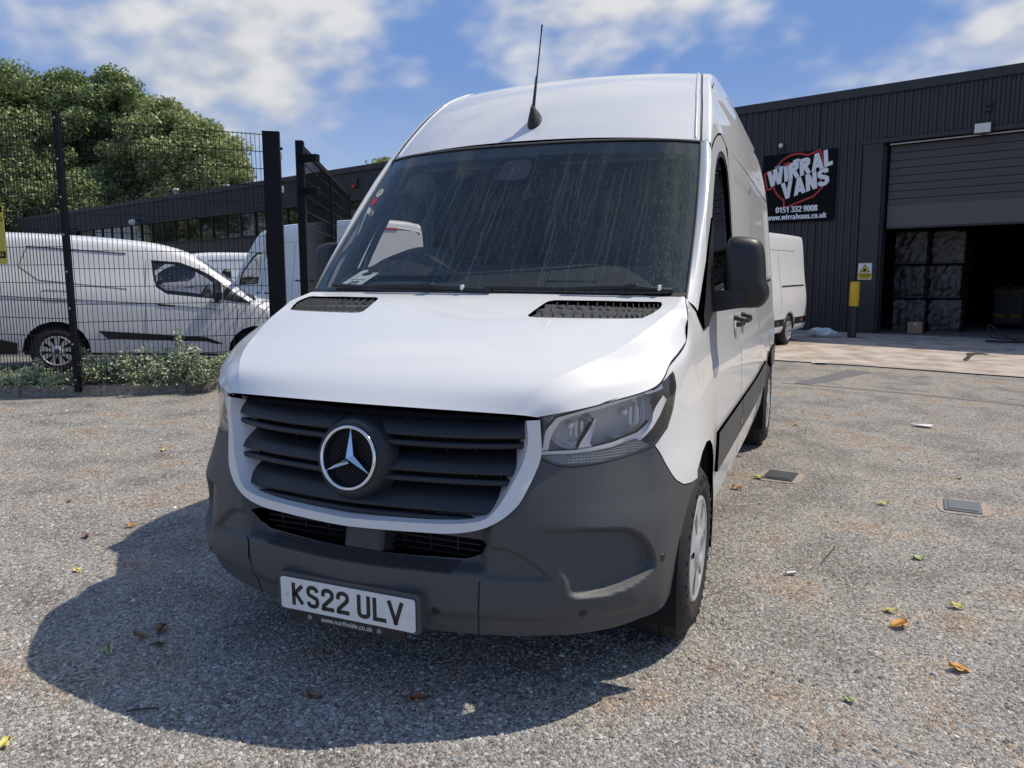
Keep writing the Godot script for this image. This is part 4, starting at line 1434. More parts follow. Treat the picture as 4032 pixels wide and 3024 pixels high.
	aw.position = Vector3(-.75, .04, .05)
	put("orange_underline", box(Vector3(1.4, .05, .02), Vector3(-.6, -.28, .05), 0), M.orange, au)
	for k in 2:
		var fv := thing("roof_flue", ["pale metal flue pipe on the far roof, the taller left one", "pale metal flue pipe on the far roof, the shorter right one"][k], "flue", Vector3.ZERO, 0.0, "flue pipes on the dark roof")
		fv.transform = x * Transform3D(Basis.IDENTITY, Vector3([-35.2, -30.2][k], 5.55, -1.2))
		var fs := new_st()
		add_lathe(fs, v2([.11, 0, .11, [.50, .34][k], .16, [.50, .34][k], .16, [.62, .44][k], 0, [.66, .46][k]]), 16, Vector3.ZERO, Basis(Vector3.UP, Vector3.LEFT, Vector3.BACK))
		put("flue_pipe", fin(fs), M.lamp_face, fv)
	# goods inside the doorway
	var rr := RandomNumberGenerator.new()
	rr.seed = 11
	for k in 6:
		var col := k % 2
		var tier := k / 2
		var ws := thing("wrapped_pallet", ["film wrapped pallet at the bottom of stack just inside the door", "film wrapped pallet at the bottom, second from the door edge", "film wrapped pallet in the middle of the stack by the door edge", "film wrapped pallet in the middle, second from the door edge", "film wrapped pallet on top of the stack by the door edge", "film wrapped pallet on top, second from the door edge"][k], "pallet", Vector3.ZERO, 0.0, "film wrapped pallets inside the doorway")
		ws.transform = x * Transform3D(Basis(Vector3.UP, rr.randf_range(-.1, .1)), Vector3(.42 + .72 * col, .02 + .82 * tier, -1.5 - .3 * col))
		var ns := FastNoiseLite.new()
		ns.seed = 40 + k
		ns.frequency = 3.2
		var st2 := new_st()
		for f in 3:
			for i in 14:
				for j in 14:
					var pp := []
					for o in [[0, 0], [0, 1], [1, 1], [1, 0]]:
						var u: float = (i + o[0]) / 14.0 - .5
						var w: float = (j + o[1]) / 14.0 - .5
						var p := [Vector3(u * .68, .39 + w * .72, .34), Vector3(u * .68, .75, -w * .68), Vector3(.34, .39 + w * .72, -u * .68)][f] as Vector3
						var d := ns.get_noise_3dv(p * 3.0 + Vector3(k, 0, 0)) * .07
						pp.append(p + Vector3(p.x, p.y - .4, p.z).normalized() * d)
					quad(st2, pp[0], pp[1], pp[2], pp[3])
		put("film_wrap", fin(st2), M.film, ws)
		put("pallet_base", box(Vector3(.70, .07, .68), Vector3(0, .0, 0), .01), M.trim_dark, ws)
		for i in 4:
			put("label_strip", box(Vector3(.045, rr.randf_range(.14, .26), .006), Vector3(-.26 + .16 * i + rr.randf_range(-.03, .03), .30, .365), 0, Basis(Vector3.BACK, rr.randf_range(-.1, .1))), M.label_grey, ws)
	var cb := thing("cardboard_box", "brown cardboard box on the floor just inside the open door", "box")
	cb.transform = x * Transform3D(Basis(Vector3.UP, .12), Vector3(.72, .012, -.62))
	put("carton", box(Vector3(.30, .26, .24), Vector3(0, .13, 0), .004), M.cardboard, cb)
	put("carton_tape", box(Vector3(.05, .07, .003), Vector3(.01, .22, .122), 0), M.tape, cb)
	var mc := thing("yard_machine", "dark machine with yellow trim standing deep inside the warehouse", "machine")
	mc.transform = x * Transform3D(Basis(Vector3.UP, -.2), Vector3(2.25, .01, -3.8))
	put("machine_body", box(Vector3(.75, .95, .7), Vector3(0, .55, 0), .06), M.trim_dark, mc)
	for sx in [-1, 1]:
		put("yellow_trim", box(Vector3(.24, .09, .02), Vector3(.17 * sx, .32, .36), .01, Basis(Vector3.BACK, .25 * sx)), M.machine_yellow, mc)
	for k in 3:
		var tr := put("yellow_ring", tube(PackedVector3Array(Array(disc(.10, 20)).map(func(p): return Vector3(p.x, p.y, 0))), .012, 5, true), M.machine_yellow, mc)
		tr.position = Vector3(-.19 + .19 * k, .95 + .04 * (k % 2), .37)
	for sx in [-1, 1]:
		put("machine_wheel", box(Vector3(.1, .2, .3), Vector3(.3 * sx, .1, .1), .04), M.rubber, mc)
	var rl := thing("indicator_lamp", "tiny red lamp glowing in the dark warehouse", "lamp")
	rl.transform = x * Transform3D(Basis.IDENTITY, Vector3(4.1, 1.75, -5.2))
	var s4 := SphereMesh.new()
	s4.radius = .03
	s4.height = .06
	put("lamp_globe", s4, M.red_glow, rl)
	put("lamp_box", box(Vector3(.14, .3, .08), Vector3(0, -.08, -.07), .01), M.trim_dark, rl)
	var ho := thing("hose", "black hose lying in loops on the concrete at the doorway", "hose")
	var hp := PackedVector3Array()
	for p in [[3.05, .02, -.1], [2.45, .02, .25], [2.33, .22, .3], [2.36, .30, .32], [2.6, .12, .5], [2.9, .02, .7], [3.3, .02, .72], [2.95, .02, .95], [2.45, .02, 1.02], [2.5, .02, 1.2], [3.0, .02, 1.22], [3.6, .02, 1.1]]:
		hp.append(Vector3(p[0], p[1], p[2]))
	put("hose_pipe", tube(smooth3(hp, 6), .016, 6), M.rubber, ho)
	ho.transform = x
	# bollard
	var bo := thing("bollard", "dark steel bollard with a yellow upper half before the door post", "bollard", Vector3(1.92, 0, -16.4))
	var bs := Basis(Vector3.UP, Vector3.LEFT, Vector3.BACK)
	var s5 := new_st()
	add_lathe(s5, v2([.092, 0, .092, .74]), 28, Vector3.ZERO, bs)
	put("bollard_post", fin(s5), M.cladding, bo)
	s5 = new_st()
	add_lathe(s5, v2([.098, .70, .100, .72, .100, 1.215, .092, 1.225, 0, 1.228]), 28, Vector3.ZERO, bs)
	put("yellow_sleeve", fin(s5), M.bollard_yellow, bo)

# a closed van body from stations along its length (front to rear)
class Body:
	var net: Net
	var zs: Array
	func _init(z: Array, h: Array, w: Array, ws: Array, sill := .26) -> void:
		zs = z
		var rows := []
		for i in z.size():
			var belt := minf(1.08, h[i] - .15)
			var mid := minf(.74, belt - .12)
			rows.append([Vector3(0, h[i] + .03, z[i]), Vector3(ws[i] * .6, h[i] + .018, z[i]), Vector3(ws[i] * .92, h[i] - .02, z[i]), Vector3(ws[i] + .035, h[i] - .09, z[i]), Vector3(lerpf(ws[i] + .03, w[i], .45), lerpf(h[i], belt, .55), z[i]), Vector3(w[i] - .012, belt, z[i]), Vector3(w[i], mid, z[i]), Vector3(w[i] - .01, minf(.44, mid - .1), z[i]), Vector3(w[i] - .05, sill, z[i])])
		net = Net.new(rows)
	func param(z: float, y: float) -> Vector2:
		var lo := 0.0
		var hi := zs.size() - 1.001
		for k in 24:
			var m := (lo + hi) / 2
			if net.at(5.0, m).z > z:
				lo = m
			else:
				hi = m
		var v := (lo + hi) / 2
		var a := 2.0
		var b := 7.999
		for k in 24:
			var m := (a + b) / 2
			if net.at(m, v).y > y:
				a = m
			else:
				b = m
		return Vector2((a + b) / 2, v)
	func poly(p: Array) -> PackedVector2Array:
		var o := PackedVector2Array()
		var n := p.size() / 2
		for i in n:
			var q0 := Vector2(p[i * 2], p[i * 2 + 1])
			var q1 := Vector2(p[(i + 1) % n * 2], p[(i + 1) % n * 2 + 1])
			for k in 4:
				var q := q0.lerp(q1, k / 4.0)
				o.append(param(q.x, q.y))
		return o

func plain_wheel(parent: Node, at: Vector3, r: float, side: float, cap: Material) -> void:
	var w := Node3D.new()
	w.name = "wheel"
	parent.add_child(w, true)
	w.position = at
	if side < 0:
		w.rotation.y = PI
	var st := new_st()
	add_lathe(st, v2([r * .60, -.012, r * .66, .006, r * .8, .008, r * .93, -.012, r, -.04, r, -.17, r * .9, -.2, r * .6, -.2]), 40)
	put("tyre", fin(st), M.rubber, w)
	st = new_st()
	add_lathe(st, v2([r * .6, -.03, r * .3, -.05, 0, -.05]), 32)
	put("rim", fin(st), M.dark_metal, w)
	st = new_st()
	add_lathe(st, v2([r * .635, -.012, r * .62, .008, r * .565, .006, r * .55, -.01]), 40)
	add_lathe(st, v2([r * .22, .002, r * .16, .012, 0, .012]), 24)
	for k in 9:
		var f := Transform3D(Basis(Vector3.RIGHT, TAU * k / 9) * Basis(Vector3(0, 0, -1), Vector3.UP, Vector3.RIGHT), Vector3(-.012, 0, 0))
		add_prism(st, v2([-r * .05, r * .15, r * .05, r * .15, r * .11, r * .57, -r * .11, r * .57]), .014, f)
	put("hubcap", fin(st), cap, w)
	st = new_st()
	add_lathe(st, v2([r * .10, .012, r * .095, .016, 0, .017]), 20)
	put("hub_badge", fin(st), M.blue_badge, w)

func van_body(called: String, label: String, bd: Body, wheels: Array, r: float, windows: Array, trims: Array, screen: Array, group: String) -> Node3D:
	var van := thing(called, label, "van", Vector3.ZERO, 0.0, group)
	var n := bd.zs.size() - 1.0
	var holes := []
	for z: float in wheels:
		var a := []
		for k in 18:
			var t := TAU * k / 18
			a.append_array([z + (r + .075) * cos(t), maxf(.265, r + (r + .075) * sin(t))])
		var h := bd.poly(a)
		holes.append(h)
		holes.append(flip(h))
	var all := v2([-8, 0, 8, 0, 8, n, -8, n])
	var sc := PackedVector2Array()
	for p in screen:
		sc.append(p)
	var cuts := holes.duplicate()
	cuts.append(sc)
	for w in windows:
		var q := bd.poly(w)
		cuts.append(q)
		cuts.append(flip(q))
	put("body", sheet(bd.net.at, all, cuts, .33, .33, .02), M.white_far, van)
	put("windscreen", sheet(bd.net.at, sc, [], .4, .4, 0.0, -.008), M.side_glass, van)
	for w in windows:
		var q := bd.poly(w)
		for pq: PackedVector2Array in [q, flip(q)]:
			put("side_window", sheet(bd.net.at, pq, [], .4, .4, 0.0, -.012), M.side_glass, van)
			put("window_seal", sheet(bd.net.at, pq, [Geometry2D.offset_polygon(pq, -.06)[0]], .4, .4, .02, -.004), M.black_plastic, van)
	for t in trims:
		var q := bd.poly(t)
		for pq: PackedVector2Array in [q, flip(q)]:
			put("black_trim", sheet(bd.net.at, pq, [], .4, .4, .01, .006), M.black_plastic, van)
	var st := new_st(true)
	var z0: float = bd.zs[0]
	var z1: float = bd.zs[bd.zs.size() - 1]
	add_box(st, Vector3(0, .34, (z0 + z1) / 2), Vector3(1.3, .2, z0 - z1 - .3))
	for z: float in wheels:
		add_box(st, Vector3(0, .55, z), Vector3(1.5, .5, .9))
	put("chassis_block", fin(st), M.void, van)
	var hr: float = bd.net.at(0, n).y
	put("rear_door", prism(v2([-.86, .36, .86, .36, .88, 1.0, bd.net.at(3, n).x, hr - .12, bd.net.at(1.5, n).x, hr - .03, -bd.net.at(1.5, n).x, hr - .03, -bd.net.at(3, n).x, hr - .12, -.88, 1.0]), .03, Transform3D(Basis.IDENTITY, Vector3(0, 0, z1 - .012))), M.white_far, van)
	for z: float in wheels:
		plain_wheel(van, Vector3(bd.net.at(6, bd.param(z, .74).y).x - .01, r, z), r, 1.0, M.hubcap)
		plain_wheel(van, Vector3(-bd.net.at(6, bd.param(z, .74).y).x + .01, r, z), r, -1.0, M.hubcap)
	return van

func seam(bd: Body, van: Node, called: String, p: Array, rad := .004) -> void:
	for sgn in [1.0, -1.0]:
		var pts := PackedVector3Array()
		for i in range(0, p.size() - 2, 2):
			for k in 6:
				var q := Vector2(p[i], p[i + 1]).lerp(Vector2(p[i + 2], p[i + 3]), k / 6.0)
				var s := bd.param(q.x, q.y)
				pts.append(bd.net.at(s.x, s.y) * Vector3(sgn, 1, 1) + Vector3(.001 * sgn, 0, 0))
		put(called, tube(pts, rad, 5), M.seal, van)

func make_far_vans() -> void:
	var small := Body.new([3.32, 3.27, 3.12, 2.9, 2.62, 2.42, 2.22, 2.0, 1.78, 1.5, 1.1, .4, -.5, -.88, -.96], [.72, .86, .97, 1.03, 1.09, 1.20, 1.36, 1.50, 1.64, 1.75, 1.82, 1.85, 1.84, 1.80, 1.60], [.55, .74, .84, .89, .905, .91, .915, .92, .92, .92, .92, .92, .915, .90, .86], [.40, .56, .68, .74, .76, .74, .72, .71, .71, .72, .74, .75, .75, .74, .66], .24)
	var win := [1.14, 1.585, 1.165, 1.36, 1.20, 1.215, 1.34, 1.125, 2.06, 1.075, 2.06, 1.31, 1.9, 1.42, 1.755, 1.49, 1.5, 1.575]
	var v := van_body("small_van", "white small panel van parked behind the mesh fence, facing right, wheel by the post", small, [0.0, 2.54], .32, [win], [
		[2.08, 1.285, 2.08, 1.075, 2.45, 1.03], [.49, .60, 1.85, .535, 2.075, .445, 1.98, .44, 1.85, .475, .60, .49], [-.90, .52, -.45, .42, -.45, .27, -.90, .27], [.4, .30, 2.1, .30, 2.1, .27, .4, .27], [1.22, .985, 1.44, .975, 1.44, .955, 1.22, .96]],
		[Vector2(-2.6, 4.4), Vector2(2.6, 4.4), Vector2(2.4, 7.4), Vector2(2.1, 8.2), Vector2(-2.1, 8.2), Vector2(-2.4, 7.4)], "white vans parked beyond the mesh fence")
	seam(small, v, "door_seam", [1.075, 1.74, 1.065, .30])
	seam(small, v, "swage_shade", [-.32, 1.68, 1.06, 1.65], .009)  # grey tubes paint the shadow along the pressed body creases
	seam(small, v, "swage_shade", [-.32, 1.68, -.42, 1.42, -.2, 1.25, 1.05, 1.16], .004)
	seam(small, v, "swage_shade", [-.85, 1.03, 1.2, .99, 2.2, .92], .006)
	seam(small, v, "door_seam", [2.28, .95, 2.2, .30])
	seam(small, v, "fuel_flap", [-.16, 1.12, .16, 1.12, .18, .98, -.14, .98, -.18, 1.05, -.16, 1.12], .003)
	for sgn in [1, -1]:
		put("door_mirror", box(Vector3(.20, .17, .11), Vector3(1.02 * sgn, 1.13, 1.98), .045), M.black_plastic, v)
		put("mirror_arm", box(Vector3(.14, .05, .06), Vector3(.92 * sgn, 1.06, 1.99), .01), M.black_plastic, v)
	put("dashboard", box(Vector3(1.5, .3, .4), Vector3(0, .98, 2.1), .05), M.interior, v)
	put("steering_wheel", tube(PackedVector3Array(Array(disc(.18, 20)).map(func(p): return Vector3(-.38 + p.x, 1.12 + p.y * .8, 1.82 + p.y * .45))), .016, 6, true), M.interior, v)
	for sx in [-.4, .4]:
		put("cab_seat", box(Vector3(.46, .62, .14), Vector3(sx, 1.0, 1.22), .05, Basis(Vector3.RIGHT, -.2)), M.seat, v)
		put("headrest", box(Vector3(.24, .16, .09), Vector3(sx, 1.38, 1.14), .03), M.seat, v)
	put("bulkhead", box(Vector3(1.6, 1.2, .03), Vector3(0, 1.0, .95)), M.interior, v)
	v.rotation = Vector3(.05, atan2(.68, -.734), 0)
	v.position = Vector3(-8.05 - .92 * .734, .05, -5.10 - .92 * .68)
	var labels := ["small white van between the fenced van and the tall van, nearer of two", "small white van parked farthest back behind the mesh fence"]
	for k in 2:
		var c: Node3D = v.duplicate()
		c.name = numbered("small_van")
		add_child(c)
		c.set_meta("label", labels[k])
		c.rotation = Vector3(0, [-.86, -.80][k], 0)
		c.position = [Vector3(-13.2, .055, -14.6), Vector3(-14.8, .055, -17.8)][k]
	var big := Body.new([0.0, -.06, -.25, -.6, -1.0, -1.35, -1.75, -2.15, -2.6, -3.4, -5.4, -5.80, -5.88], [.78, .98, 1.14, 1.24, 1.34, 1.72, 2.10, 2.38, 2.47, 2.52, 2.52, 2.49, 2.34], [.70, .82, .92, .97, .99, .995, 1.0, 1.0, 1.0, 1.0, .99, .97, .94], [.52, .62, .74, .80, .82, .80, .77, .76, .77, .78, .78, .77, .70], .32)
	var bw := [-1.45, 1.50, -1.42, 1.22, -2.35, 1.26, -2.38, 1.95, -2.15, 1.95, -1.9, 1.84]
	var bt := [[-1.1, .62, -5.80, .62, -5.80, .47, -1.1, .47], [-3.9, 1.36, -5.6, 1.37, -5.6, 1.34, -3.9, 1.33]]
	var l1 := van_body("large_van", "tall white van parked behind the thick gate post, turned away to the left", big, [-.98, -4.4], .34, [bw], [[-2.3, 1.08, -2.5, 1.08, -2.5, 1.05, -2.3, 1.05], [-3.9, 1.36, -5.6, 1.37, -5.6, 1.34, -3.9, 1.33], [-2.65, 1.08, -2.85, 1.08, -2.85, 1.05, -2.65, 1.05]],
		[Vector2(-3.1, 4.15), Vector2(3.1, 4.15), Vector2(2.9, 6.4), Vector2(2.3, 6.9), Vector2(-2.3, 6.9), Vector2(-2.9, 6.4)], "white vans parked beyond the mesh fence")
	seam(big, l1, "door_seam", [-2.55, 2.2, -2.55, .5])
	seam(big, l1, "door_seam", [-1.3, 1.3, -1.3, .5])
	seam(big, l1, "door_seam", [-3.8, 2.1, -3.8, .5])
	seam(big, l1, "roof_seam", [-2.2, 2.14, -5.6, 2.14])
	for sgn in [1, -1]:
		put("door_mirror", box(Vector3(.20, .32, .14), Vector3(1.14 * sgn, 1.42, -1.25), .05), M.black_plastic, l1)
		put("tail_lamp", box(Vector3(.10, .55, .06), Vector3(.93 * sgn, 1.0, -5.86), .02), M.red, l1)
	put("high_brake_lamp", box(Vector3(.3, .05, .03), Vector3(0, 2.36, -5.90), .01), M.red, l1)
	put("bulkhead", box(Vector3(1.75, 1.9, .03), Vector3(0, 1.4, -2.62)), M.interior, l1)
	put("dashboard", box(Vector3(1.7, .3, .4), Vector3(0, 1.15, -1.3), .05), M.interior, l1)
	for sx in [-.45, .45]:
		put("cab_seat", box(Vector3(.46, .7, .14), Vector3(sx, 1.3, -2.2), .05), M.seat, l1)
	l1.rotation.y = atan2(-.927, -.375)
	l1.position = Vector3(-10.89, .03, -12.09)
	l1.scale = Vector3(.92, .91, .92)
	var e: Node3D = l1.duplicate()
	e.name = numbered("large_van")
	add_child(e)
	e.set_meta("label", "tall white van seen from behind through the big van's cab, red brake light high up")
	e.rotation.y = atan2(-.50, -.866)
	e.position = Vector3(-13.1, .03, -21.3)
	e.scale = Vector3(.82, 1.09, .92)
	for y in [1.0, 1.72]:
		put("rear_door_swage", box(Vector3(1.5, .03, .02), Vector3(0, y, -5.895), .006), M.cup_white, e)
	var d: Node3D = l1.duplicate()
	d.name = numbered("large_van")
	add_child(d)
	d.set_meta("label", "white van with black lower trim parked behind the big van, close to the warehouse wall")
	d.set_meta("group", "")
	d.remove_meta("group")
	for q in d.get_children():
		if "tail_lamp" in q.name or "high_brake" in q.name:
			d.remove_child(q)
			q.free()
	# nose towards the viewer, behind the big van
	d.scale = Vector3(.90, .86, .90)
	d.rotation.y = atan2(-.23, .973)
	d.position = Vector3(.715 - .90 * .973, 0, -14.49 + .90 * .23) + Vector3(-.23, 0, .973) * 3.96
	for pq in [bt[0]]:
		for sgn in [1, -1]:
			var q := big.poly(pq)
			put("black_trim", sheet(big.net.at, q if sgn > 0 else flip(q), [Geometry2D.offset_polygon(big.poly([-4.4 + .44, .34, -4.4 + .38, .6, -4.4 + .2, .74, -4.4, .78, -4.4 - .2, .74, -4.4 - .38, .6, -4.4 - .44, .34]), .0)[0]], .4, .4, .01, .006), M.black_plastic, d)
	for z in [-3.55, -5.35]:
		put("side_marker", box(Vector3(.02, .05, .09), Vector3(.995, .54, z), .006), M.amber, d)

func make_fence() -> void:
	var panels := [[Vector2(-6.43, -4.14), Vector2(-4.99, -5.73), "black welded mesh fence panel between the slim post and the gate post", 3.05], [Vector2(-6.45, -4.13), Vector2(-9.0, -3.95), "black welded mesh fence panel left of the slim post, yellow notice at its edge", 3.09]]
	for p in panels:
		var a: Vector2 = p[0]
		var b: Vector2 = p[1]
		var l := a.distance_to(b)
		var f := thing("mesh_fence_panel", p[2], "fence", Vector3(a.x, .0, a.y), -atan2(b.y - a.y, b.x - a.x), "black mesh fence panels")
		var st := new_st(true)
		var n := int(l / .05)
		for k in n:
			add_box(st, Vector3(.04 + .05 * k, (p[3] + .2) / 2 + .01, 0), Vector3(.0058, p[3] - .18, .0058))
		put("vertical_wires", fin(st), M.fence_black, f).set_meta("kind", "stuff")
		for k in 15:
			var y: float = p[3] - .2 * k
			st = new_st(true)
			add_box(st, Vector3(l / 2, y, .006), Vector3(l, .007, .0065))
			add_box(st, Vector3(l / 2, y, -.006), Vector3(l, .007, .0065))
			put("horizontal_wire", fin(st), M.fence_black, f)
	var fp := thing("fence_post", "slim black square fence post with silver bolts beside the shrub", "post", Vector3(-6.44, .06, -4.13), .28)
	put("post", box(Vector3(.062, 3.06, .062), Vector3(0, 1.53, 0), .004), M.post_black, fp)
	put("post_cap", box(Vector3(.066, .012, .066), Vector3(0, 3.066, 0), .003), M.post_black, fp)
	for k in 8:
		var st := new_st()
		add_lathe(st, v2([.012, 0, .012, .004, .007, .010, 0, .012]), 12, Vector3(0, .14 + .405 * k if k < 7 else 3.0, .032), Basis(Vector3.BACK, Vector3.UP, Vector3.LEFT))
		put("bolt", fin(st), M.zinc, fp)
	var gp := thing("gate_post", "thick black square gate post, tallest of the two by the big van", "post", Vector3(-4.965, 0, -5.83), .62)
	put("post", box(Vector3(.20, 3.08, .20), Vector3(0, 1.54, 0), .008), M.post_black, gp)
	put("post_cap", box(Vector3(.206, .012, .206), Vector3(0, 3.086, 0), .004), M.post_black, gp)
	for y in [2.82, 2.42, .45]:
		var st := new_st()
		add_tube(st, PackedVector3Array([Vector3(.10, y - .035, -.04), Vector3(.10, y + .045, -.04)]), .022, 10)
		put("hinge_barrel", fin(st), M.zinc, gp)
		put("hinge_nut", box(Vector3(.03, .03, .03), Vector3(.115, y + .09, -.04), .006), M.post_black, gp)
	# open gate leaf running away from the post
	var g0 := Vector2(-4.83, -6.20)
	var g1 := Vector2(-7.75, -11.55)
	var gl := g0.distance_to(g1)
	var gate := thing("gate_leaf", "open black mesh gate leaf swung back beside the gate post", "gate", Vector3(g0.x, 0, g0.y), -atan2(g1.y - g0.y, g1.x - g0.x))
	put("gate_stile", box(Vector3(.11, 2.94, .10), Vector3(.0, 1.57, 0), .006), M.post_black, gate)
	put("gate_stile", box(Vector3(.06, 2.94, .06), Vector3(gl / 2, 1.57, 0), .006), M.post_black, gate)
	put("gate_stile", box(Vector3(.08, 2.94, .08), Vector3(gl, 1.57, 0), .006), M.post_black, gate)
	for y in [.14, 2.98]:
		put("gate_rail", box(Vector3(gl, .06, .06), Vector3(gl / 2, y, 0), .006), M.post_black, gate)
	for y in [2.82, 2.42]:
		put("hinge_arm", box(Vector3(.09, .09, .30), Vector3(-.06, y, .10), .006, Basis(Vector3.UP, -.45)), M.post_black, gate)
	var st := new_st(true)
	for k in int(gl / .05):
		add_box(st, Vector3(.05 + .05 * k, 1.57, 0), Vector3(.0055, 2.8, .0055))
	put("vertical_wires", fin(st), M.fence_black, gate).set_meta("kind", "stuff")
	for k in 14:
		put("horizontal_wire", box(Vector3(gl, .014, .016), Vector3(gl / 2, 2.8 - .2 * k, 0)), M.fence_black, gate)
	# yellow notice on the left panel
	var ns := thing("warning_notice", "yellow and black warning notice tied to the fence at the picture's left edge", "sign", Vector3(-7.52, 1.55, -4.03), .07)
	put("notice_board", box(Vector3(.42, .66, .006), Vector3(0, .28, 0), 0), M.notice_yellow, ns)
	put("black_band", box(Vector3(.40, .075, .003), Vector3(0, .055, .004), 0), M.sign_black, ns)
	put("black_band", box(Vector3(.40, .07, .003), Vector3(0, .565, .004), 0), M.sign_black, ns)
	put("band_number", text("14", .065, .002), M.notice_yellow, ns).position = Vector3(.14, .055, .006)
	put("warning_triangle", prism(v2([-.05, 0, .05, 0, 0, .085]), .002, Transform3D(Basis.IDENTITY, Vector3(.15, .43, .003))), M.sign_black, ns)
	put("triangle_field", prism(v2([-.034, .01, .034, .01, 0, .067]), .002, Transform3D(Basis.IDENTITY, Vector3(.15, .43, .0045))), M.notice_yellow, ns)

func fallen_leaf(label: String, at: Vector2, size: float, turn: float, m: Material, k: int) -> void:
	var st := new_st()
	var n := 7
	for sd in [-1.0, 1.0]:
		var prev := []
		for i in n:
			var t := float(i) / (n - 1)
			var w := sin(PI * pow(t, .8)) * .34 * (1.0 + .25 * sin(i * 2.4 + k))
			var lift := .10 * sin(t * PI * 1.3 + k) + .05
			var row := [Vector3(0, lift * .5 + .02, t - .5), Vector3(sd * w * .6, lift + .06, t - .5), Vector3(sd * w, lift + .10 + .10 * sin(i * 1.7 + k), t - .5)]
			if i > 0:
				for j in 2:
					quad(st, prev[j] * size, prev[j + 1] * size, row[j + 1] * size, row[j] * size)
			prev = row
	add_tube(st, PackedVector3Array([Vector3(0, .04, -.5) * size, Vector3(.03, .08, -.68) * size, Vector3(.08, .05, -.8) * size]), .0012, 4)
	var o := put("fallen_leaf", fin(st), m)
	o.position = Vector3(at.x, .006, at.y)
	o.rotation.y = turn
	tag(o, label, "leaf", "leaves fallen on the asphalt")

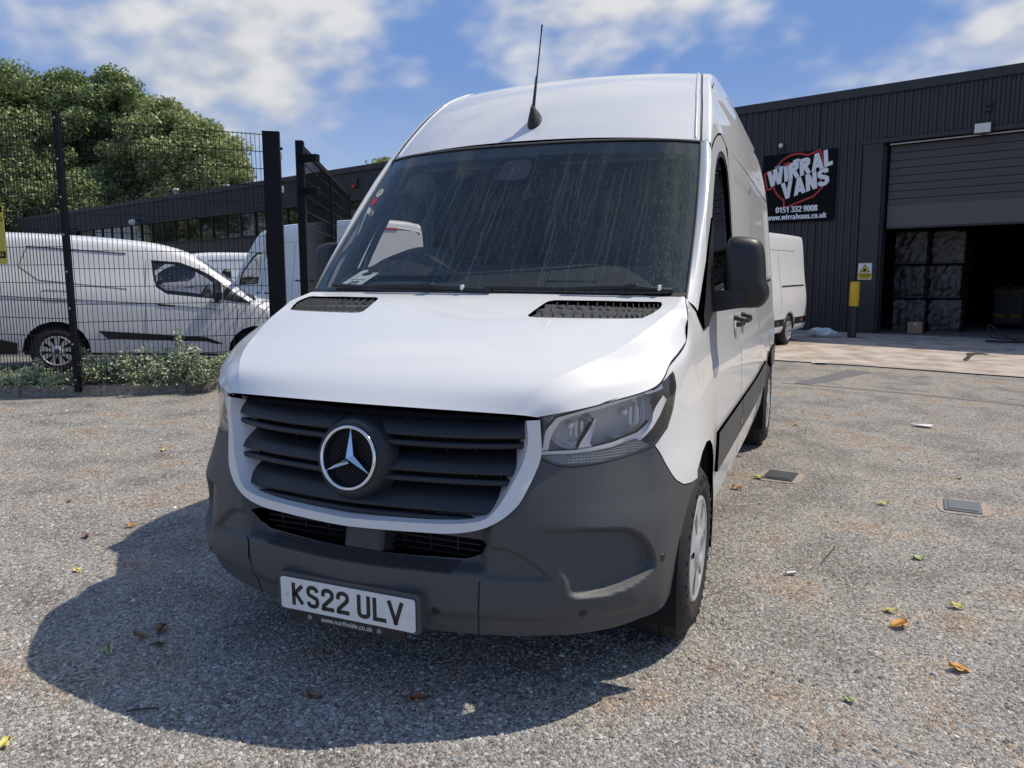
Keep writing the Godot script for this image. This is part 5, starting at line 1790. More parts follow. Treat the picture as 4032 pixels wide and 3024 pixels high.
func make_ground() -> void:
	# one wide asphalt sheet
	var st := new_st()
	var xs := [-260.0, -60.0, -20.0, -8.0, 0.0, 8.0, 20.0, 60.0, 260.0]
	for i in 8:
		for j in 8:
			quad(st, Vector3(xs[i], 0, xs[j]), Vector3(xs[i + 1], 0, xs[j]), Vector3(xs[i + 1], 0, xs[j + 1]), Vector3(xs[i], 0, xs[j + 1]))
	struct("asphalt_ground", fin(st), M.asphalt)
	# concrete apron before the door
	var ap := struct("concrete_apron", prism(v2([-6.0, 12.4, .611, 11.112, 1.863, 10.866, 3.083, 10.50, 3.932, 10.256, 12.0, 7.4, 14.0, 14.6, 2.45, 17.85, -6.0, 20.5]), .012, Transform3D(Basis(Vector3.RIGHT, Vector3(0, 0, -1), Vector3.UP), Vector3.ZERO)), M.concrete)
	var jn := PackedVector3Array()
	for q in [[-6.0, 12.4], [.611, 11.112], [1.863, 10.866], [3.083, 10.50], [3.932, 10.256], [12.0, 7.4]]:
		jn.append(Vector3(q[0], .002, -q[1]))
	put("apron_joint", tube(jn, .016, 5), M.void, ap)
	put("oil_stain", prism(smooth2(v2([3.50, 12.2, 3.56, 12.3, 3.80, 13.3, 4.05, 13.45, 3.95, 13.75, 3.72, 13.6, 3.66, 13.1, 3.5, 12.4]), 3, true), .0145, Transform3D(Basis(Vector3.RIGHT, Vector3(0, 0, -1), Vector3.UP), Vector3(0, .001, 0))), M.oil, ap)
	# patches and stains in the asphalt
	put("tar_seam", prism(v2([.9, 8.46, 1.6, 8.30, 2.283, 8.10, 3.2, 7.74, 4.2, 7.3, 4.22, 7.42, 3.2, 7.86, 2.28, 8.22, 1.6, 8.40]), .004, Transform3D(Basis(Vector3.RIGHT, Vector3(0, 0, -1), Vector3.UP), Vector3.ZERO)), M.dirt_stain).set_meta("kind", "structure")
	put("asphalt_repair", prism(v2([1.05, 8.5, 1.25, 8.45, 2.05, 10.1, 1.75, 10.3]), .005, Transform3D(Basis(Vector3.RIGHT, Vector3(0, 0, -1), Vector3.UP), Vector3.ZERO)), M.tar_patch).set_meta("kind", "structure")
	# covers
	for k in 2:
		var c := thing("access_cover", ["dark rectangular access cover in the asphalt nearer to the big van's rear wheel", "pale worn access cover in the asphalt farther right of the big van"][k], "cover", [Vector3(1.165, 0, -3.58), Vector3(2.235, 0, -3.25)][k], [-.14, -.1][k], "access covers in the asphalt")
		put("cover_surround", prism(smooth2(v2([-.12, -.15, .0, -.16, .13, -.14, .15, .02, .12, .15, -.05, .16, -.13, .12]), 3, true), .005, Transform3D(Basis(Vector3.RIGHT, Vector3(0, 0, -1), Vector3.UP), Vector3.ZERO)), M.pink_mortar, c)
		put("cover_frame", box(Vector3(.20, .014, .25), Vector3(0, .006, 0), .003), [M.cover_dark, M.cover_pale][k], c)
		put("cover_lid", box(Vector3(.155, .008, .20), Vector3(0, .014, 0), .002), [M.cover_dark, M.cover_pale][k], c)
	# kerb stones round the planted corner
	var path := [Vector2(-10.6, -3.25), Vector2(-9.75, -3.33), Vector2(-8.87, -3.45), Vector2(-7.98, -3.63), Vector2(-7.09, -3.90), Vector2(-6.26, -4.27), Vector2(-5.60, -4.90), Vector2(-5.16, -5.66), Vector2(-5.0, -6.5)]
	var kb := Node3D.new()
	kb.name = "kerb"
	kb.set_meta("kind", "structure")
	add_child(kb)
	for i in path.size() - 1:
		var a: Vector2 = path[i]
		var b: Vector2 = path[i + 1]
		var m := (a + b) / 2
		var d := (b - a).normalized()
		var o := put("kerb_stone", box(Vector3(a.distance_to(b) - .008, .20, .125), Vector3.ZERO, .012), M.kerb, kb)
		o.position = Vector3(m.x, .02, m.y) + Vector3(d.y, 0, -d.x) * .0625
		o.rotation.y = -atan2(d.y, d.x)
	var soil := PackedVector2Array()
	for p in path:
		soil.append(Vector2(p.x - .05, -p.y + .06))
	soil.append_array(v2([-5.9, 6.6, -6.9, 5.3, -10.6, 4.6]))
	var soil_f := func(s: float, v: float) -> Vector3:
		return Vector3(s, .105 + .018 * sin(s * 7.0 + v * 3.0) * sin(v * 9.0), -v)
	struct("soil_bed", sheet(soil_f, soil, [], .12, .12, .08), M.soil)
	struct("van_yard", prism(v2([-5.4, 6.9, -6.9, 5.35, -10.5, 4.65, -60, 4.4, -60, 36, -6, 19.5]), .052, Transform3D(Basis(Vector3.RIGHT, Vector3(0, 0, -1), Vector3.UP), Vector3.ZERO)), M.asphalt_far)

func make_plants() -> void:
	var r := RandomNumberGenerator.new()
	r.seed = 5
	var sets := [["leafy_shrub", "low dense shrub with pale edged leaves growing through the fence", Vector3(-5.95, .10, -4.72), 1.05, .40, .44, 62], ["leafy_shrub", "smaller sparse shrub left of the slim fence post, before the van wheel", Vector3(-6.98, .10, -4.05), .62, .28, .22, 26]]
	for s in sets:
		var t := thing(s[0], s[1], "shrub", s[2], .45, "shrubs at the fence foot")
		var st := new_st()
		var pts := PackedVector3Array()
		for k in int(s[6]):
			var a := r.randf() * TAU
			var q := sqrt(r.randf())
			var base := Vector3(cos(a) * q * s[3] * .6, 0, sin(a) * q * s[4] * .5)
			var hh: float = s[5] * (1.1 - .6 * q) * r.randf_range(.7, 1.25)
			if k % 7 == 0:
				hh *= 1.55
			var tip := Vector3(base.x * 1.5 + r.randf_range(-.1, .1), hh, base.z * 1.5 + r.randf_range(-.1, .1))
			add_tube(st, PackedVector3Array([base, (base + tip) / 2 + Vector3(0, .04, 0), tip]), PackedFloat32Array([.006, .004, .002]), 4)
			for i in 130:
				var f := pow(r.randf(), .7)
				var p := base.lerp(tip, f) + Vector3(r.randfn() * .05, r.randfn() * .035, r.randfn() * .05) * (1.2 - .9 * f * (1.0 if k % 7 == 0 else .3))
				p.y = maxf(p.y, .02)
				pts.append(p)
		put("stems", fin(st), M.bark, t)
		put("foliage", leaf_mesh(pts, .036, 9, [lin(.10, .16, .05), lin(.07, .13, .04), lin(.20, .24, .12), lin(.32, .34, .20), lin(.05, .10, .03)], .2), M.leaf_shrub, t)
	# leaf litter and dry grass on the soil
	var lit := PackedVector3Array()
	for k in 1300:
		var u := r.randf()
		var p := Vector2(-8.8, -3.62).lerp(Vector2(-6.3, -4.45), u / .62) if u < .62 else Vector2(-6.3, -4.45).lerp(Vector2(-5.35, -5.6), (u - .62) / .38)
		lit.append(Vector3(p.x + r.randfn() * .12, .135 + r.randf() * .01, p.y - .1 - absf(r.randfn()) * .16))
	var ll := put("leaf_litter", leaf_mesh(lit, .045, 3, [lin(.20, .09, .045), lin(.12, .06, .035), lin(.28, .19, .12), lin(.09, .06, .045)], 0.0), M.leaf_dry)
	ll.set_meta("kind", "stuff")
	tag(ll, "dry brown leaf litter on the soil behind the kerb", "litter")
	var dry := PackedVector3Array()
	for k in 900:
		dry.append(Vector3(-5.45 + r.randfn() * .22, .12 + r.randf() * .07, -5.6 + r.randfn() * .2))
	var dg := put("dry_grass", leaf_mesh(dry, .05, 4, [lin(.42, .30, .14), lin(.50, .38, .2), lin(.28, .2, .1)], .6), M.leaf_dry)
	dg.set_meta("kind", "stuff")
	tag(dg, "straw coloured dry grass at the foot of the gate post", "grass")
	# trees
	var greens := [lin(.075, .115, .028), lin(.06, .095, .022), lin(.10, .14, .035), lin(.05, .08, .02)]
	var yel := [lin(.11, .145, .03), lin(.085, .12, .025), lin(.13, .16, .04)]
	var spots := [
		[Vector3(-58.0, 0, -40.6), 17.3, 5.2, "tall green tree cut by the picture's left edge"],
		[Vector3(-55.9, 0, -43.7), 17.2, 4.5, "tall pale topped tree straight above the slim fence post"],
		[Vector3(-52.3, 0, -45.2), 17.3, 4.3, "dark pointed tree in the middle of the tree row"],
		[Vector3(-47.3, 0, -45.1), 14.5, 4.4, "yellowish green tree right of the pointed dark tree"],
		[Vector3(-42.9, 0, -44.7), 12.5, 4.4, "rounded tree near the right end of the tree row"],
		[Vector3(-56.3, 0, -37.6), 11.0, 5.0, "low leafy tree reaching down behind the left fence panel"]]
	var k := 0
	for s in spots:
		make_tree("broadleaf_tree", s[3], s[0], s[1], s[2], 100 + k, yel if k in [3, 4] else greens)
		k += 1
	var more := [["broadleaf_tree_002", Vector3(-60.0, 0, -44.2), .98, "tree just right of the one at the left edge, top a little lower"], ["broadleaf_tree_001", Vector3(-59.5, 0, -48.7), .98, "set back tree between the pale topped tree and the pointed one"], ["broadleaf_tree", Vector3(-53.8, 0, -48.9), .94, "set back tree behind the pointed dark tree's right side"],
		["broadleaf_tree_004", Vector3(-48.7, 0, -48.8), 1.14, "set back yellowish tree between two rounded ones"], ["broadleaf_tree_003", Vector3(-40.0, 0, -43.6), .72, "lowest tree, at the right end of the tree row"], ["broadleaf_tree_005", Vector3(-50.8, 0, -40.3), .78, "low bushy tree behind the far end of the dark building"]]
	for s in more:
		var c: Node3D = get_node(s[0]).duplicate()
		c.name = numbered("broadleaf_tree")
		add_child(c)
		c.position = s[1]
		c.scale = Vector3.ONE * s[2]
		c.rotation.y = s[2] * 5.0
		c.set_meta("label", s[3])
	var tops := [[Vector3(-29.0, 0, -48.0), .56, "small tree top showing between the gate posts"], [Vector3(-25.2, 0, -50.0), .55, "thin tree top showing over the gate leaf"]]
	var src := get_node("broadleaf_tree_004")
	for s in tops:
		var c: Node3D = src.duplicate()
		c.name = numbered("broadleaf_tree")
		add_child(c)
		c.position = s[0]
		c.scale = Vector3.ONE * s[1] * 1.35
		c.rotation.y = s[1] * 9.0
		c.set_meta("label", s[2])
	# the trees that the far windows mirror
	for s in [[Vector3(-62, 0, -10), 1.1, "broad tree beyond the left of the yard, mirrored in the far windows"], [Vector3(-70, 0, -19), 1.15, "tall tree beyond the left of the yard, mirrored in the far windows"], [Vector3(-58, 0, -1), 1.0, "tree at the yard's far corner, mirrored in the far windows"]]:
		var c: Node3D = get_node("broadleaf_tree_003").duplicate()
		c.name = numbered("broadleaf_tree")
		add_child(c)
		c.position = s[0]
		c.scale = Vector3.ONE * s[1]
		c.rotation.y = s[1] * 7.0
		c.set_meta("label", s[2])

func make_litter() -> void:
	var marks := [
		[-.97, -.15, .075, .4, "leaf_brown", "spotted brown leaf in the van's shadow, largest of the cluster there"], [-1.0, -.08, .065, 1.9, "leaf_brown", "pale brown oval leaf in the van's shadow beside the spotted one"], [-.89, -.06, .045, 2.6, "leaf_dark", "small dark curled leaf in the van's shadow cluster"],
		[-.12, .01, .065, 1.5, "leaf_brown", "brown mottled leaf below the left end of the number plate"], [.21, -.11, .06, 1.7, "leaf_rust", "rust brown leaf below the right end of the number plate"], [-2.21, -.82, .065, 1.0, "leaf_rust", "curled brown leaf on sunlit asphalt left of the shadow notch"], [-2.13, -1.03, .06, 2.0, "leaf_orange", "small orange leaf on sunlit asphalt near the shadow's left edge"],
		[-.81, .6, .06, .2, "leaf_yellow", "bright yellow leaf at the lower left edge"], [-1.83, -.46, .05, 1.4, "leaf_yellow", "small yellow leaf left of the mirror's shadow"], [-3.44, -2.5, .07, .3, "leaf_yellow", "yellow green leaf far left on the asphalt before the kerb"], [1.72, -1.46, .06, 1.2, "leaf_yellow", "flat yellow leaf right of the front wheel"], [1.79, -3.12, .07, 1.5, "leaf_yellow", "yellow leaf between the two access covers"],
		[1.03, -3.46, .075, 1.6, "leaf_yellow", "yellow leaf touching the darker access cover"], [1.99, -1.61, .06, 1.4, "leaf_yellow", "pale yellow leaf at right beyond the orange one"], [-1.02, .05, .06, .9, "leaf_green", "jagged green leaf in the van's shadow"], [1.9, -2.19, .075, 2.2, "leaf_green", "crumpled pale green leaf below the paler access cover"],
		[1.55, -.65, .045, .5, "leaf_green", "small bright green leaf near the lower right"], [-2.88, -1.24, .05, 1.1, "leaf_green", "small green leaf far left on sunlit asphalt"], [1.75, -1.32, .085, 2.3, "leaf_orange", "large curled orange leaf right of the front wheel"], [.92, -3.13, .075, 1.2, "leaf_orange", "orange leaf on asphalt by the van's sill"], [1.92, -1.02, .075, 1.7, "leaf_orange", "flat orange leaf at the right edge of the picture"], [1.19, -5.57, .075, 1.2, "leaf_orange", "orange leaf beyond the van's rear wheel"], [2.32, -4.0, .05, .3, "leaf_yellow", "tiny yellow leaf far right past the paler cover"]]
	var k := 0
	for m in marks:
		fallen_leaf(m[5], Vector2(m[0], m[1]), m[2], m[3], M[m[4]], k)
		k += 1
	var tb := put("metal_tube", tube(PackedVector3Array([Vector3(-.02, .008, .012), Vector3(.02, .008, -.012)]), .008, 10), M.zinc)
	tb.position = Vector3(1.315, .004, -1.724)
	tag(tb, "short grey metal tube end lying right of the front wheel", "tube")
	var tw := put("twig", tube(smooth3(PackedVector3Array([Vector3(1.45, .006, -1.93), Vector3(1.475, .012, -2.03), Vector3(1.50, .012, -2.13), Vector3(1.511, .006, -2.22)]), 4), .003, 5), M.bark)
	tag(tw, "thin dark twig lying beyond the metal tube", "twig")
	var t2 := put("twig", tube(PackedVector3Array([Vector3(-.625, .006, .318), Vector3(-.58, .009, .29), Vector3(-.542, .006, .266)]), .003, 5), M.bark)
	tag(t2, "short dark twig in the van's shadow near the lower left", "twig")
	var bag := new_st()
	var ns := FastNoiseLite.new()
	ns.seed = 8
	ns.frequency = 9.0
	for i in 18:
		for j in 10:
			var pp := []
			for o in [[0, 0], [0, 1], [1, 1], [1, 0]]:
				var a: float = TAU * (i + o[0]) / 18.0
				var e: float = PI * (j + o[1]) / 10.0
				var p := Vector3(cos(a) * sin(e) * .26, cos(e) * .10, sin(a) * sin(e) * .12)
				pp.append(p * (1.0 + ns.get_noise_3dv(p * 2.0) * .8) + Vector3(0, .10, 0))
			quad(bag, pp[0], pp[1], pp[2], pp[3])
	var bg := put("plastic_bag", fin(bag), M.bag)
	bg.position = Vector3(1.30, .012, -16.2)
	tag(bg, "crumpled white plastic bag on the concrete by the ribbed wall", "bag")
	for q in [[1.334, -10.90, .16, "crumpled pale paper scrap at the concrete's edge", .02], [2.28, -5.95, .10, "flat white paper scrap on the asphalt right of the van", .012]]:
		var st := new_st(true)
		var rr := RandomNumberGenerator.new()
		rr.seed = int(q[2] * 100)
		var ring := []
		for i in 7:
			ring.append(Vector3(cos(TAU * i / 7) * q[2] * rr.randf_range(.6, 1.1), rr.randf() * q[4], sin(TAU * i / 7) * q[2] * .6))
		for i in 7:
			st.add_vertex(Vector3(0, q[4], 0)); st.add_vertex(ring[i]); st.add_vertex(ring[(i + 1) % 7])
		var o := put("paper_scrap", fin(st), M.plate_white)
		o.position = Vector3(q[0], .014, q[1])
		tag(o, q[3], "paper", "paper scraps on the ground")
	# loose chippings of the surface dressing, thickest near the viewer
	var stone := new_st(true)
	var ico := []
	var rs := RandomNumberGenerator.new()
	rs.seed = 77
	for i in 6:
		var a := TAU * i / 6 + rs.randf_range(-.2, .2)
		ico.append(Vector3(cos(a) * rs.randf_range(.8, 1.1), rs.randf_range(-.1, .1), sin(a) * rs.randf_range(.7, 1.05)))
	var topr := []
	for i in 4:
		var a := TAU * i / 4 + .3 + rs.randf_range(-.3, .3)
		topr.append(Vector3(cos(a) * .5, rs.randf_range(.42, .62), sin(a) * .45))
	for i in 6:
		var j := (i + 1) % 6
		var ti := int(i * 4 / 6.0)
		var tj := int(j * 4 / 6.0)
		stone.add_vertex(ico[i]); stone.add_vertex(topr[ti]); stone.add_vertex(ico[j])
		if ti != tj:
			stone.add_vertex(ico[j]); stone.add_vertex(topr[ti]); stone.add_vertex(topr[tj])
	stone.add_vertex(topr[0]); stone.add_vertex(topr[2]); stone.add_vertex(topr[1])
	stone.add_vertex(topr[0]); stone.add_vertex(topr[3]); stone.add_vertex(topr[2])
	var sm := fin(stone)
	var where: Array[Transform3D] = []
	var cols := PackedColorArray()
	var cam := Vector2(1.409, 1.981)
	var look := Vector2(-.38, -.925).angle()
	var ng := FastNoiseLite.new()
	ng.seed = 21
	ng.frequency = .9
	var tries := 0
	while where.size() < 150000 and tries < 400000:
		tries += 1
		var d := 1.5 + 8.0 * pow(rs.randf(), 1.35)
		var an := look + rs.randf_range(-.68, .68)
		var p := cam + Vector2.from_angle(an) * d
		var thin := ng.get_noise_2d(p.x, p.y)
		if rs.randf() < .30 + thin * .55:
			continue
		var s := .0058 * exp(rs.randfn() * .32) * (1.0 + d * .03)
		var bs := Basis.from_euler(Vector3(rs.randf_range(-.35, .35), rs.randf() * TAU, rs.randf_range(-.35, .35))).scaled(Vector3(s, s * .85, s))
		where.append(Transform3D(bs, Vector3(p.x, -.0006 - .25 * s * rs.randf(), p.y)))
		var g := .35 * exp(rs.randfn() * .26)
		var c := Color(g * 1.0, g * .975, g * .925)
		var u := rs.randf()
		if u < .10:
			c = Color(g * 1.12, g * .92, g * .76)
		elif u < .2:
			c = Color(g * .86, g * .95, g * .93)
		elif u < .23:
			c = Color(.5, .49, .46)
		elif u < .30:
			c = c * .4
		cols.append(c)
	var mm := MultiMesh.new()
	mm.transform_format = MultiMesh.TRANSFORM_3D
	mm.use_colors = true
	mm.mesh = sm
	mm.instance_count = where.size()
	for i in where.size():
		mm.set_instance_transform(i, where[i])
		mm.set_instance_color(i, cols[i])
	var mi := MultiMeshInstance3D.new()
	mi.name = "stone_chippings"
	mi.multimesh = mm
	mi.material_override = M.stone
	mi.set_meta("kind", "stuff")
	add_child(mi)
	tag(mi, "grey stone chippings bedded in the asphalt", "gravel")

# ------------------------------------------------------------------ sky
func make_sky() -> PanoramaSkyMaterial:
	var w := 2048
	var h := 1024
	var img := Image.create(w, h, false, Image.FORMAT_RGBF)
	var big := FastNoiseLite.new()
	big.seed = 4
	big.frequency = 1.3
	big.fractal_octaves = 6
	big.fractal_gain = .5
	var fine := FastNoiseLite.new()
	fine.seed = 9
	fine.frequency = 3.4
	fine.fractal_octaves = 4
	# the broad bank of cloud low on the left, small ones on the right: azimuth, elevation, width, height, strength
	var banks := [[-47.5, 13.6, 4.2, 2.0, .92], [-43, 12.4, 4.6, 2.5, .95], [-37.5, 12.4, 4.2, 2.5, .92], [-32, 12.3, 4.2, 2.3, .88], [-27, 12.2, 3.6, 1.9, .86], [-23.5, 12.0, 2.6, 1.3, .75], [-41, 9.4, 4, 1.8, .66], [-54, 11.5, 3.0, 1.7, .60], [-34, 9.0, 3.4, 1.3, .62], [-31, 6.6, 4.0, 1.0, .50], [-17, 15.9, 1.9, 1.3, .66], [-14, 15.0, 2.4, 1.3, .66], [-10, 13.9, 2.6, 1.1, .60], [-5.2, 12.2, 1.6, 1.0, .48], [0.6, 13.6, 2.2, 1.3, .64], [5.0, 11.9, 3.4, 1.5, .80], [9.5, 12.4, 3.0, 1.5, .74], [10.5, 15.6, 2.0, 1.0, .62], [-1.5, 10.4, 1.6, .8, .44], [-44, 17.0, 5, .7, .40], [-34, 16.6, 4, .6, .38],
		[22, 13, 8, 4, .75], [45, 17, 12, 6, .7], [75, 14, 12, 5, .75], [105, 20, 16, 8, .85], [138, 15, 14, 6, .8], [165, 24, 18, 9, .9], [-160, 16, 14, 7, .85], [-130, 24, 16, 9, .9], [-100, 15, 13, 6, .8], [-75, 22, 10, 5, .7], [-60, 36, 16, 7, .7], [-105, 46, 24, 10, .8], [150, 50, 30, 11, .85], [60, 42, 18, 8, .7], [0, 35, 14, 5, .6], [-30, 52, 20, 6, .6], [-150, 70, 60, 10, .75]]  # unseen banks outside the view, added to light the van's shaded front
	for y in h:
		var el := PI * (0.5 - (y + .5) / h)
		if el < -.02:
			for x in w:
				img.set_pixel(x, y, Color(.30, .32, .34))
			continue
		var el_d := rad_to_deg(el)
		var t := clampf(el_d / 90.0, 0, 1)
		var blue := Color(.40, .54, .80).lerp(Color(.175, .32, .67), smoothstep(0.02, .17, t)).lerp(Color(.15, .25, .50), smoothstep(.17, .8, t))
		var low := exp(-el_d / 5.0)
		blue = blue.lerp(Color(.58, .70, .88), low * .6)
		for x in w:
			var az := TAU * ((x + .5) / w - .5)
			var az_d := rad_to_deg(az)
			var dir := Vector3(sin(az) * cos(el), sin(el), -cos(az) * cos(el))
			var n := big.get_noise_3d(dir.x * 3.2, dir.y * 6.4, dir.z * 3.2)
			var m := 0.0
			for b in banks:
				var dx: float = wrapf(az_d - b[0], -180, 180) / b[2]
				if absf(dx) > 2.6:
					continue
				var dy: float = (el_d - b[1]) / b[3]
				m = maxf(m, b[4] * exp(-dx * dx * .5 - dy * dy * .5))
			var n2 := fine.get_noise_3d(dir.x * 4.0 + dir.y * 2.0, dir.y * 8.0, dir.z * 4.0)
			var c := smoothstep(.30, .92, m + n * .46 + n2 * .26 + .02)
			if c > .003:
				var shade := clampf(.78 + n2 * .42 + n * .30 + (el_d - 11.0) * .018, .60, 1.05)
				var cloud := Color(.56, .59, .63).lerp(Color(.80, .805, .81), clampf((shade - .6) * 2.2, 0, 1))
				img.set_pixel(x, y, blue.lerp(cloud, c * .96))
			else:
				img.set_pixel(x, y, blue)
	var m := PanoramaSkyMaterial.new()
	m.panorama = ImageTexture.create_from_image(img)
	return m

func rain_texture() -> ImageTexture:
	# dried streaks and drops on the windscreen, seen against the dark cab
	var w := 1024
	var h := 512
	var img := Image.create(w, h, false, Image.FORMAT_RGBA8)
	var r := RandomNumberGenerator.new()
	r.seed = 31
	var n := FastNoiseLite.new()
	n.seed = 2
	n.frequency = .012
	var base := Color(.62, .72, .68)
	for y in h:
		for x in w:
			var u := float(x) / w
			var a := .016 + .016 * n.get_noise_2d(x, y * .6) + .06 * pow(u, 5.0) * smoothstep(.0, .4, 1.0 - absf(y / float(h) - .4)) + .07 * pow(1.0 - u, 8.0)
			img.set_pixel(x, y, Color(base.r, base.g, base.b, clampf(a, 0, 1)))
	var dot := func(x: int, y: int, a: float) -> void:
		if x < 0 or y < 0 or x >= w or y >= h:
			return
		var c := img.get_pixel(x, y)
		img.set_pixel(x, y, Color(.78, .84, .80, clampf(maxf(c.a, a), 0, 1)))
	for k in 150:
		var u := pow(r.randf(), .62)
		var x := u * w
		var y0 := r.randf_range(.05, .45) * h
		var y1 := y0 + r.randf_range(.25, .75) * h
		var a := r.randf_range(.04, .12)
		var drift := r.randf_range(-.03, .03)
		var y := y0
		while y < minf(y1, h - 1):
			x += drift + r.randf_range(-.55, .55)
			dot.call(int(x), int(y), a)
			if r.randf() < .35:
				dot.call(int(x) + 1, int(y), a * .7)
			y += 1.0
	for k in 9000:
		var u := pow(r.randf(), .55)
		var x := int(u * w)
		var y := int(r.randf() * h)
		var a := r.randf_range(.05, .15) * (1.5 if u > .82 else 1.0)
		for i in r.randi_range(1, 4):
			dot.call(x + i, y + (1 if r.randf() < .3 else 0), a)
	for k in 900:
		var x := int(w * (1.0 - .14 * pow(r.randf(), 1.3)))
		var y := int(h * pow(r.randf(), 1.2))
		for i in r.randi_range(3, 14):
			x += r.randi_range(-1, 1)
			dot.call(x, y + i, r.randf_range(.08, .24))
	return ImageTexture.create_from_image(img)

func make_materials() -> void:
	var paint := mat("white_paint", lin(.70, .712, .712), .42)
	paint.clearcoat_enabled = true
	paint.clearcoat = .8
	paint.clearcoat_roughness = .04
	var pf := mat("white_far", lin(.76, .775, .79), .35)
	pf.clearcoat_enabled = true
	pf.clearcoat = .6
	pf.clearcoat_roughness = .06
	mat("cup_white", lin(.6, .61, .62), .4)
	var gp := mat("grey_plastic", lin(.066, .070, .072), .52)
	gp.heightmap_enabled = true
	gp.heightmap_texture = noise_tex(FastNoiseLite.TYPE_SIMPLEX, .35, 3, 256, 2)
	gp.heightmap_scale = .012
	gp.uv1_triplanar = true
	gp.uv1_scale = Vector3(9, 9, 9)
	mat("grille_plastic", lin(.017, .020, .025), .42)
	mat("black_plastic", lin(.014, .015, .016), .45)
	mat("seal", lin(.16, .16, .15), .7)
	mat("void", lin(.004, .004, .005), .9)
	mat("rubber", lin(.018, .018, .0185), .75)
	mat("dark_metal", lin(.03, .03, .03), .5, .5)
	mat("hubcap", lin(.50, .51, .52), .32, .35)
	mat("chrome", lin(.80, .81, .82), .07, 1.0)
	mat("silver", lin(.80, .81, .82), .25, .25)
	mat("lamp_dark", lin(.50, .51, .52), .35, .2)
	var bl := mat("bulb", lin(.8, .82, .84), .1, .3)
	bl.clearcoat_enabled = true
	var ln := mat("lens", Color(.9, .92, .94, .05), .02)
	ln.transparency = BaseMaterial3D.TRANSPARENCY_ALPHA
	var ind := mat("indicator", lin(.20, .21, .215), .18)
	ind.heightmap_enabled = true
	var ii := Image.create(64, 64, false, Image.FORMAT_RGBA8)
	for y in 64:
		for x in 64:
			var q := absf(fposmod(x / 8.0, 1.0) - .5) + absf(fposmod(y / 16.0, 1.0) - .5)
			ii.set_pixel(x, y, Color(q, q, q))
	ind.heightmap_texture = ImageTexture.create_from_image(ii)
	ind.heightmap_scale = .5
	ind.uv1_scale = Vector3(5, 2, 1)
	mat("amber", lin(.55, .12, .02), .2)
	var wsg := mat("windscreen", Color(.010, .034, .042, .26), .02)
	wsg.transparency = BaseMaterial3D.TRANSPARENCY_ALPHA
	var sg := mat("side_glass", Color(.04, .09, .075, .22), .02)
	sg.transparency = BaseMaterial3D.TRANSPARENCY_ALPHA
	mat("frit", lin(.012, .014, .018), .12)
	var dr := mat("dried_rain", Color(1, 1, 1, 1), .8)
	dr.albedo_texture = rain_texture()
	dr.transparency = BaseMaterial3D.TRANSPARENCY_ALPHA
	dr.metallic_specular = .2
	mat("plate_white", lin(.72, .73, .72), .35)
	mat("print_black", lin(.012, .012, .014), .4)
	mat("cream", lin(.70, .66, .42), .5)
	mat("red", lin(.52, .02, .025), .45)
	mat("green", lin(.06, .26, .16), .5)
	mat("card", lin(.66, .80, .76), .6)
	mat("blue_print", lin(.15, .25, .5), .6)
	mat("interior", lin(.022, .024, .026), .65)
	mat("dash", lin(.030, .036, .038), .6)
	mat("seat", lin(.035, .037, .04), .85)
	mat("headliner", lin(.12, .12, .12), .8)
	# building
	mat("cladding", lin(.020, .022, .026), .46)
	mat("trim_dark", lin(.022, .023, .026), .5)
	mat("panel_dark", lin(.028, .030, .034), .42)
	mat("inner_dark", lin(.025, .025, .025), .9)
	mat("zinc", lin(.45, .45, .43), .45, .4)
	mat("zinc_dark", lin(.16, .16, .16), .5, .2)
	mat("door_dark", lin(.050, .053, .060), .45)
	mat("door_light", lin(.085, .085, .088), .5)
	mat("building_glass", lin(.012, .014, .010), .03)
	M.building_glass.metallic_specular = .9
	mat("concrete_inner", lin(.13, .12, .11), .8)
	mat("sign_black", lin(.005, .006, .007), .5).metallic_specular = .2
	mat("sign_white", lin(.72, .74, .76), .45)
	mat("sign_red", lin(.42, .015, .02), .45)
	mat("sign_blue", lin(.20, .27, .36), .45)
	mat("sign_yellow", lin(.75, .55, .02), .45)
	mat("notice_yellow", lin(.50, .44, .06), .6)
	mat("bollard_yellow", lin(.72, .43, .012), .5)
	mat("lamp_face", lin(.62, .64, .62), .4)
	mat("orange", lin(.6, .22, .02), .5)
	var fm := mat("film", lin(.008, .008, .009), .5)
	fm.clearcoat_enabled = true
	mat("label_grey", lin(.08, .08, .08), .6)
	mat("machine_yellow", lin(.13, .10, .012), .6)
	mat("cardboard", lin(.30, .20, .12), .85)
	mat("tape", lin(.5, .45, .36), .4)
	var rg := mat("red_glow", lin(.8, .05, .04), .4)
	rg.emission_enabled = true
	rg.emission = Color(1, .1, .08)
	rg.emission_energy_multiplier = 1.2
	mat("blue_badge", lin(.02, .04, .16), .25)
	mat("fence_black", lin(.008, .009, .010), .5).metallic_specular = .3
	mat("post_black", lin(.007, .008, .010), .45).metallic_specular = .3
	# ground
	var as_ := mat("asphalt", Color.WHITE, .88)
	var ag := grad([0.0, lin(.16, .150, .135), .3, lin(.27, .256, .234), .55, lin(.34, .324, .298), .8, lin(.44, .42, .388), 1.0, lin(.58, .56, .52)])
	var cell := FastNoiseLite.new()
	cell.noise_type = FastNoiseLite.TYPE_CELLULAR
	cell.cellular_return_type = FastNoiseLite.RETURN_CELL_VALUE
	cell.frequency = .11
	cell.seed = 12
	cell.fractal_type = FastNoiseLite.FRACTAL_NONE
	var ct := NoiseTexture2D.new()
	ct.width = 1024
	ct.height = 1024
	ct.seamless = true
	ct.noise = cell
	ct.color_ramp = ag
	as_.albedo_texture = ct
	as_.uv1_triplanar = true
	as_.uv1_world_triplanar = true
	as_.uv1_scale = Vector3.ONE / 1.1
	var edge := cell.duplicate() as FastNoiseLite
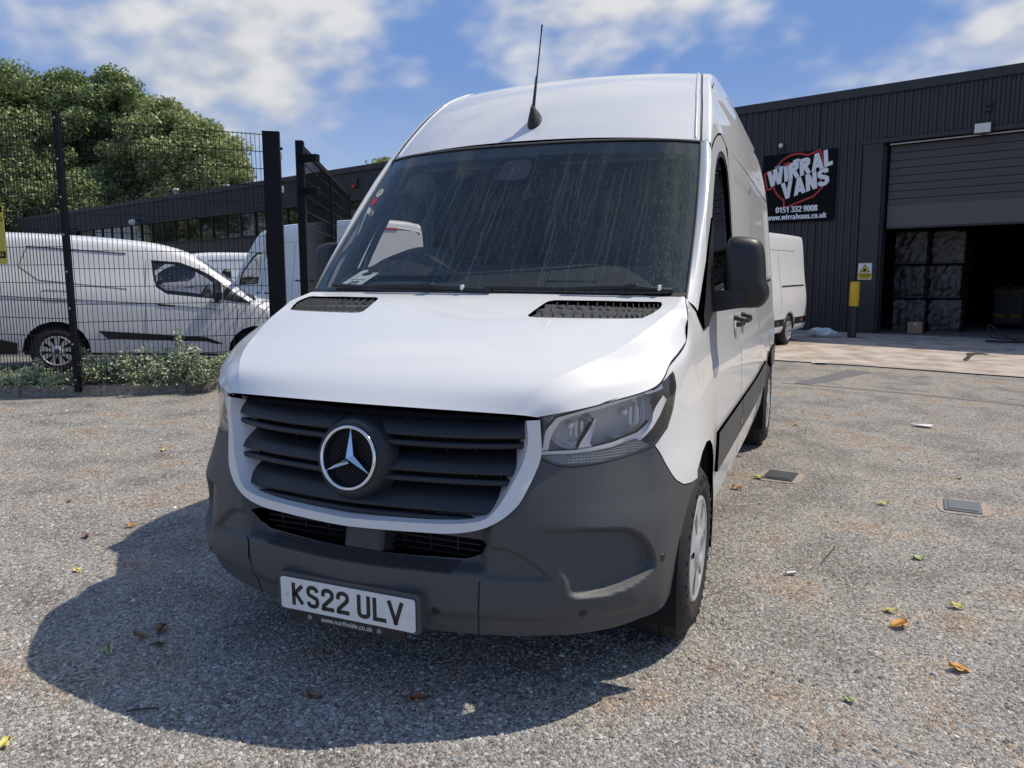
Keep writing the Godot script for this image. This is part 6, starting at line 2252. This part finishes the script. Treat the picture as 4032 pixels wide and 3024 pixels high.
	edge.cellular_return_type = FastNoiseLite.RETURN_DISTANCE2_SUB
	var et := NoiseTexture2D.new()
	et.width = 1024
	et.height = 1024
	et.seamless = true
	et.noise = edge
	as_.heightmap_enabled = true
	as_.heightmap_texture = et
	as_.heightmap_scale = .8
	as_.detail_enabled = true
	as_.detail_blend_mode = BaseMaterial3D.BLEND_MODE_MUL
	as_.detail_uv_layer = BaseMaterial3D.DETAIL_UV_2
	as_.detail_albedo = noise_tex(FastNoiseLite.TYPE_SIMPLEX, .010, 6, 1024, 6, grad([0.0, Color(.74, .72, .70), .35, Color(.90, .89, .88), .55, Color(.97, .97, .96), .72, Color(1.0, .965, .92), .85, Color(.98, .90, .83), 1.0, Color(.90, .80, .71)]))
	as_.uv2_triplanar = true
	as_.uv2_world_triplanar = true
	as_.uv2_scale = Vector3.ONE / 9.0
	var af := mat("asphalt_far", lin(.20, .195, .185), .9)
	af.detail_enabled = true
	af.detail_blend_mode = BaseMaterial3D.BLEND_MODE_MUL
	af.detail_uv_layer = BaseMaterial3D.DETAIL_UV_2
	af.detail_albedo = as_.detail_albedo
	af.uv2_triplanar = true
	af.uv2_world_triplanar = true
	af.uv2_scale = Vector3.ONE / 5.0
	mat("stone", Color.WHITE, .85).vertex_color_use_as_albedo = true
	var co := mat("concrete", Color.WHITE, .85)
	co.albedo_texture = noise_tex(FastNoiseLite.TYPE_SIMPLEX, .012, 15, 512, 6, grad([0.0, lin(.24, .19, .15), .4, lin(.37, .31, .26), .6, lin(.43, .37, .32), 1.0, lin(.52, .47, .42)]))
	co.uv1_triplanar = true
	co.uv1_world_triplanar = true
	co.uv1_scale = Vector3(.22, .22, .22)
	var oil := mat("oil", lin(.05, .045, .04), .5)
	oil.metallic_specular = .4
	mat("dirt_stain", lin(.20, .165, .13), .9)
	mat("tar_patch", lin(.13, .13, .135), .85)
	var pm := mat("pink_mortar", Color.WHITE, .9)
	pm.albedo_texture = noise_tex(FastNoiseLite.TYPE_SIMPLEX, .05, 18, 256, 4, grad([0.0, lin(.22, .18, .15), .5, lin(.33, .27, .23), 1.0, lin(.42, .36, .31)]))
	pm.uv1_triplanar = true
	pm.uv1_scale = Vector3(3, 3, 3)
	mat("cover_dark", lin(.05, .055, .06), .6, .2)
	mat("cover_pale", lin(.13, .145, .155), .6, .2)
	var kb := mat("kerb", Color.WHITE, .88)
	kb.albedo_texture = noise_tex(FastNoiseLite.TYPE_SIMPLEX, .02, 25, 512, 6, grad([0.0, lin(.14, .12, .09), .45, lin(.26, .23, .19), .7, lin(.33, .30, .25), 1.0, lin(.44, .41, .35)]))
	kb.uv1_triplanar = true
	kb.uv1_world_triplanar = true
	kb.uv1_scale = Vector3(1.4, 1.4, 1.4)
	kb.heightmap_enabled = true
	kb.heightmap_texture = noise_tex(FastNoiseLite.TYPE_SIMPLEX, .08, 26, 512, 4)
	kb.heightmap_scale = .4
	var so := mat("soil", Color.WHITE, .95)
	so.albedo_texture = noise_tex(FastNoiseLite.TYPE_SIMPLEX, .05, 28, 512, 5, grad([0.0, lin(.05, .038, .03), .5, lin(.11, .085, .065), 1.0, lin(.22, .17, .13)]))
	so.uv1_triplanar = true
	so.uv1_world_triplanar = true
	so.heightmap_enabled = true
	so.heightmap_texture = so.albedo_texture
	so.heightmap_scale = 2.0
	# plants
	mat("bark", lin(.07, .055, .04), .9)
	for q in ["leaf", "leaf_shrub", "leaf_dry"]:
		var lf := mat(q, Color.WHITE, .6)
		lf.vertex_color_use_as_albedo = true
		lf.metallic_specular = .3
		if q != "leaf_dry":
			lf.backlight_enabled = true
			lf.backlight = Color(.5, .5, .5)
	mat("leaf_brown", lin(.26, .18, .10), .8)
	mat("leaf_dark", lin(.10, .075, .04), .8)
	mat("leaf_rust", lin(.30, .12, .05), .8)
	mat("leaf_orange", lin(.62, .32, .09), .75)
	mat("leaf_yellow", lin(.66, .60, .20), .7)
	mat("leaf_green", lin(.38, .44, .22), .7)
	mat("bag", lin(.62, .66, .68), .4)

func _ready() -> void:
	rng.seed = 1
	# --- camera
	var cam := Camera3D.new()
	cam.name = "camera"
	add_child(cam)
	cam.position = Vector3(1.409, 1.4176, 1.9813)
	cam.rotation = Vector3(-.144725, .389544, .001725)
	cam.fov = 53.19
	cam.near = .05
	cam.far = 900.0
	cam.current = true
	# --- sky, sun, exposure
	var we := WorldEnvironment.new()
	we.name = "environment"
	var env := Environment.new()
	env.background_mode = Environment.BG_SKY
	var sky := Sky.new()
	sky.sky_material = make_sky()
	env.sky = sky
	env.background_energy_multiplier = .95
	env.tonemap_mode = Environment.TONE_MAPPER_LINEAR
	env.tonemap_exposure = 1.0
	env.sdfgi_enabled = true
	env.ssao_enabled = true
	env.ssil_enabled = true
	we.environment = env
	add_child(we)
	var sun := DirectionalLight3D.new()
	sun.name = "sun"
	sun.light_energy = 1.38
	sun.light_color = Color(1.0, .955, .885)
	sun.light_angular_distance = .5
	sun.shadow_enabled = true
	add_child(sun)
	sun.look_at_from_position(Vector3(.56, 1.0, -.45) * 50.0, Vector3.ZERO, Vector3.UP)
	make_materials()
	# --- place
	make_ground()
	make_building()
	make_fence()
	make_plants()
	# --- things
	make_van()
	make_far_vans()
	make_litter()
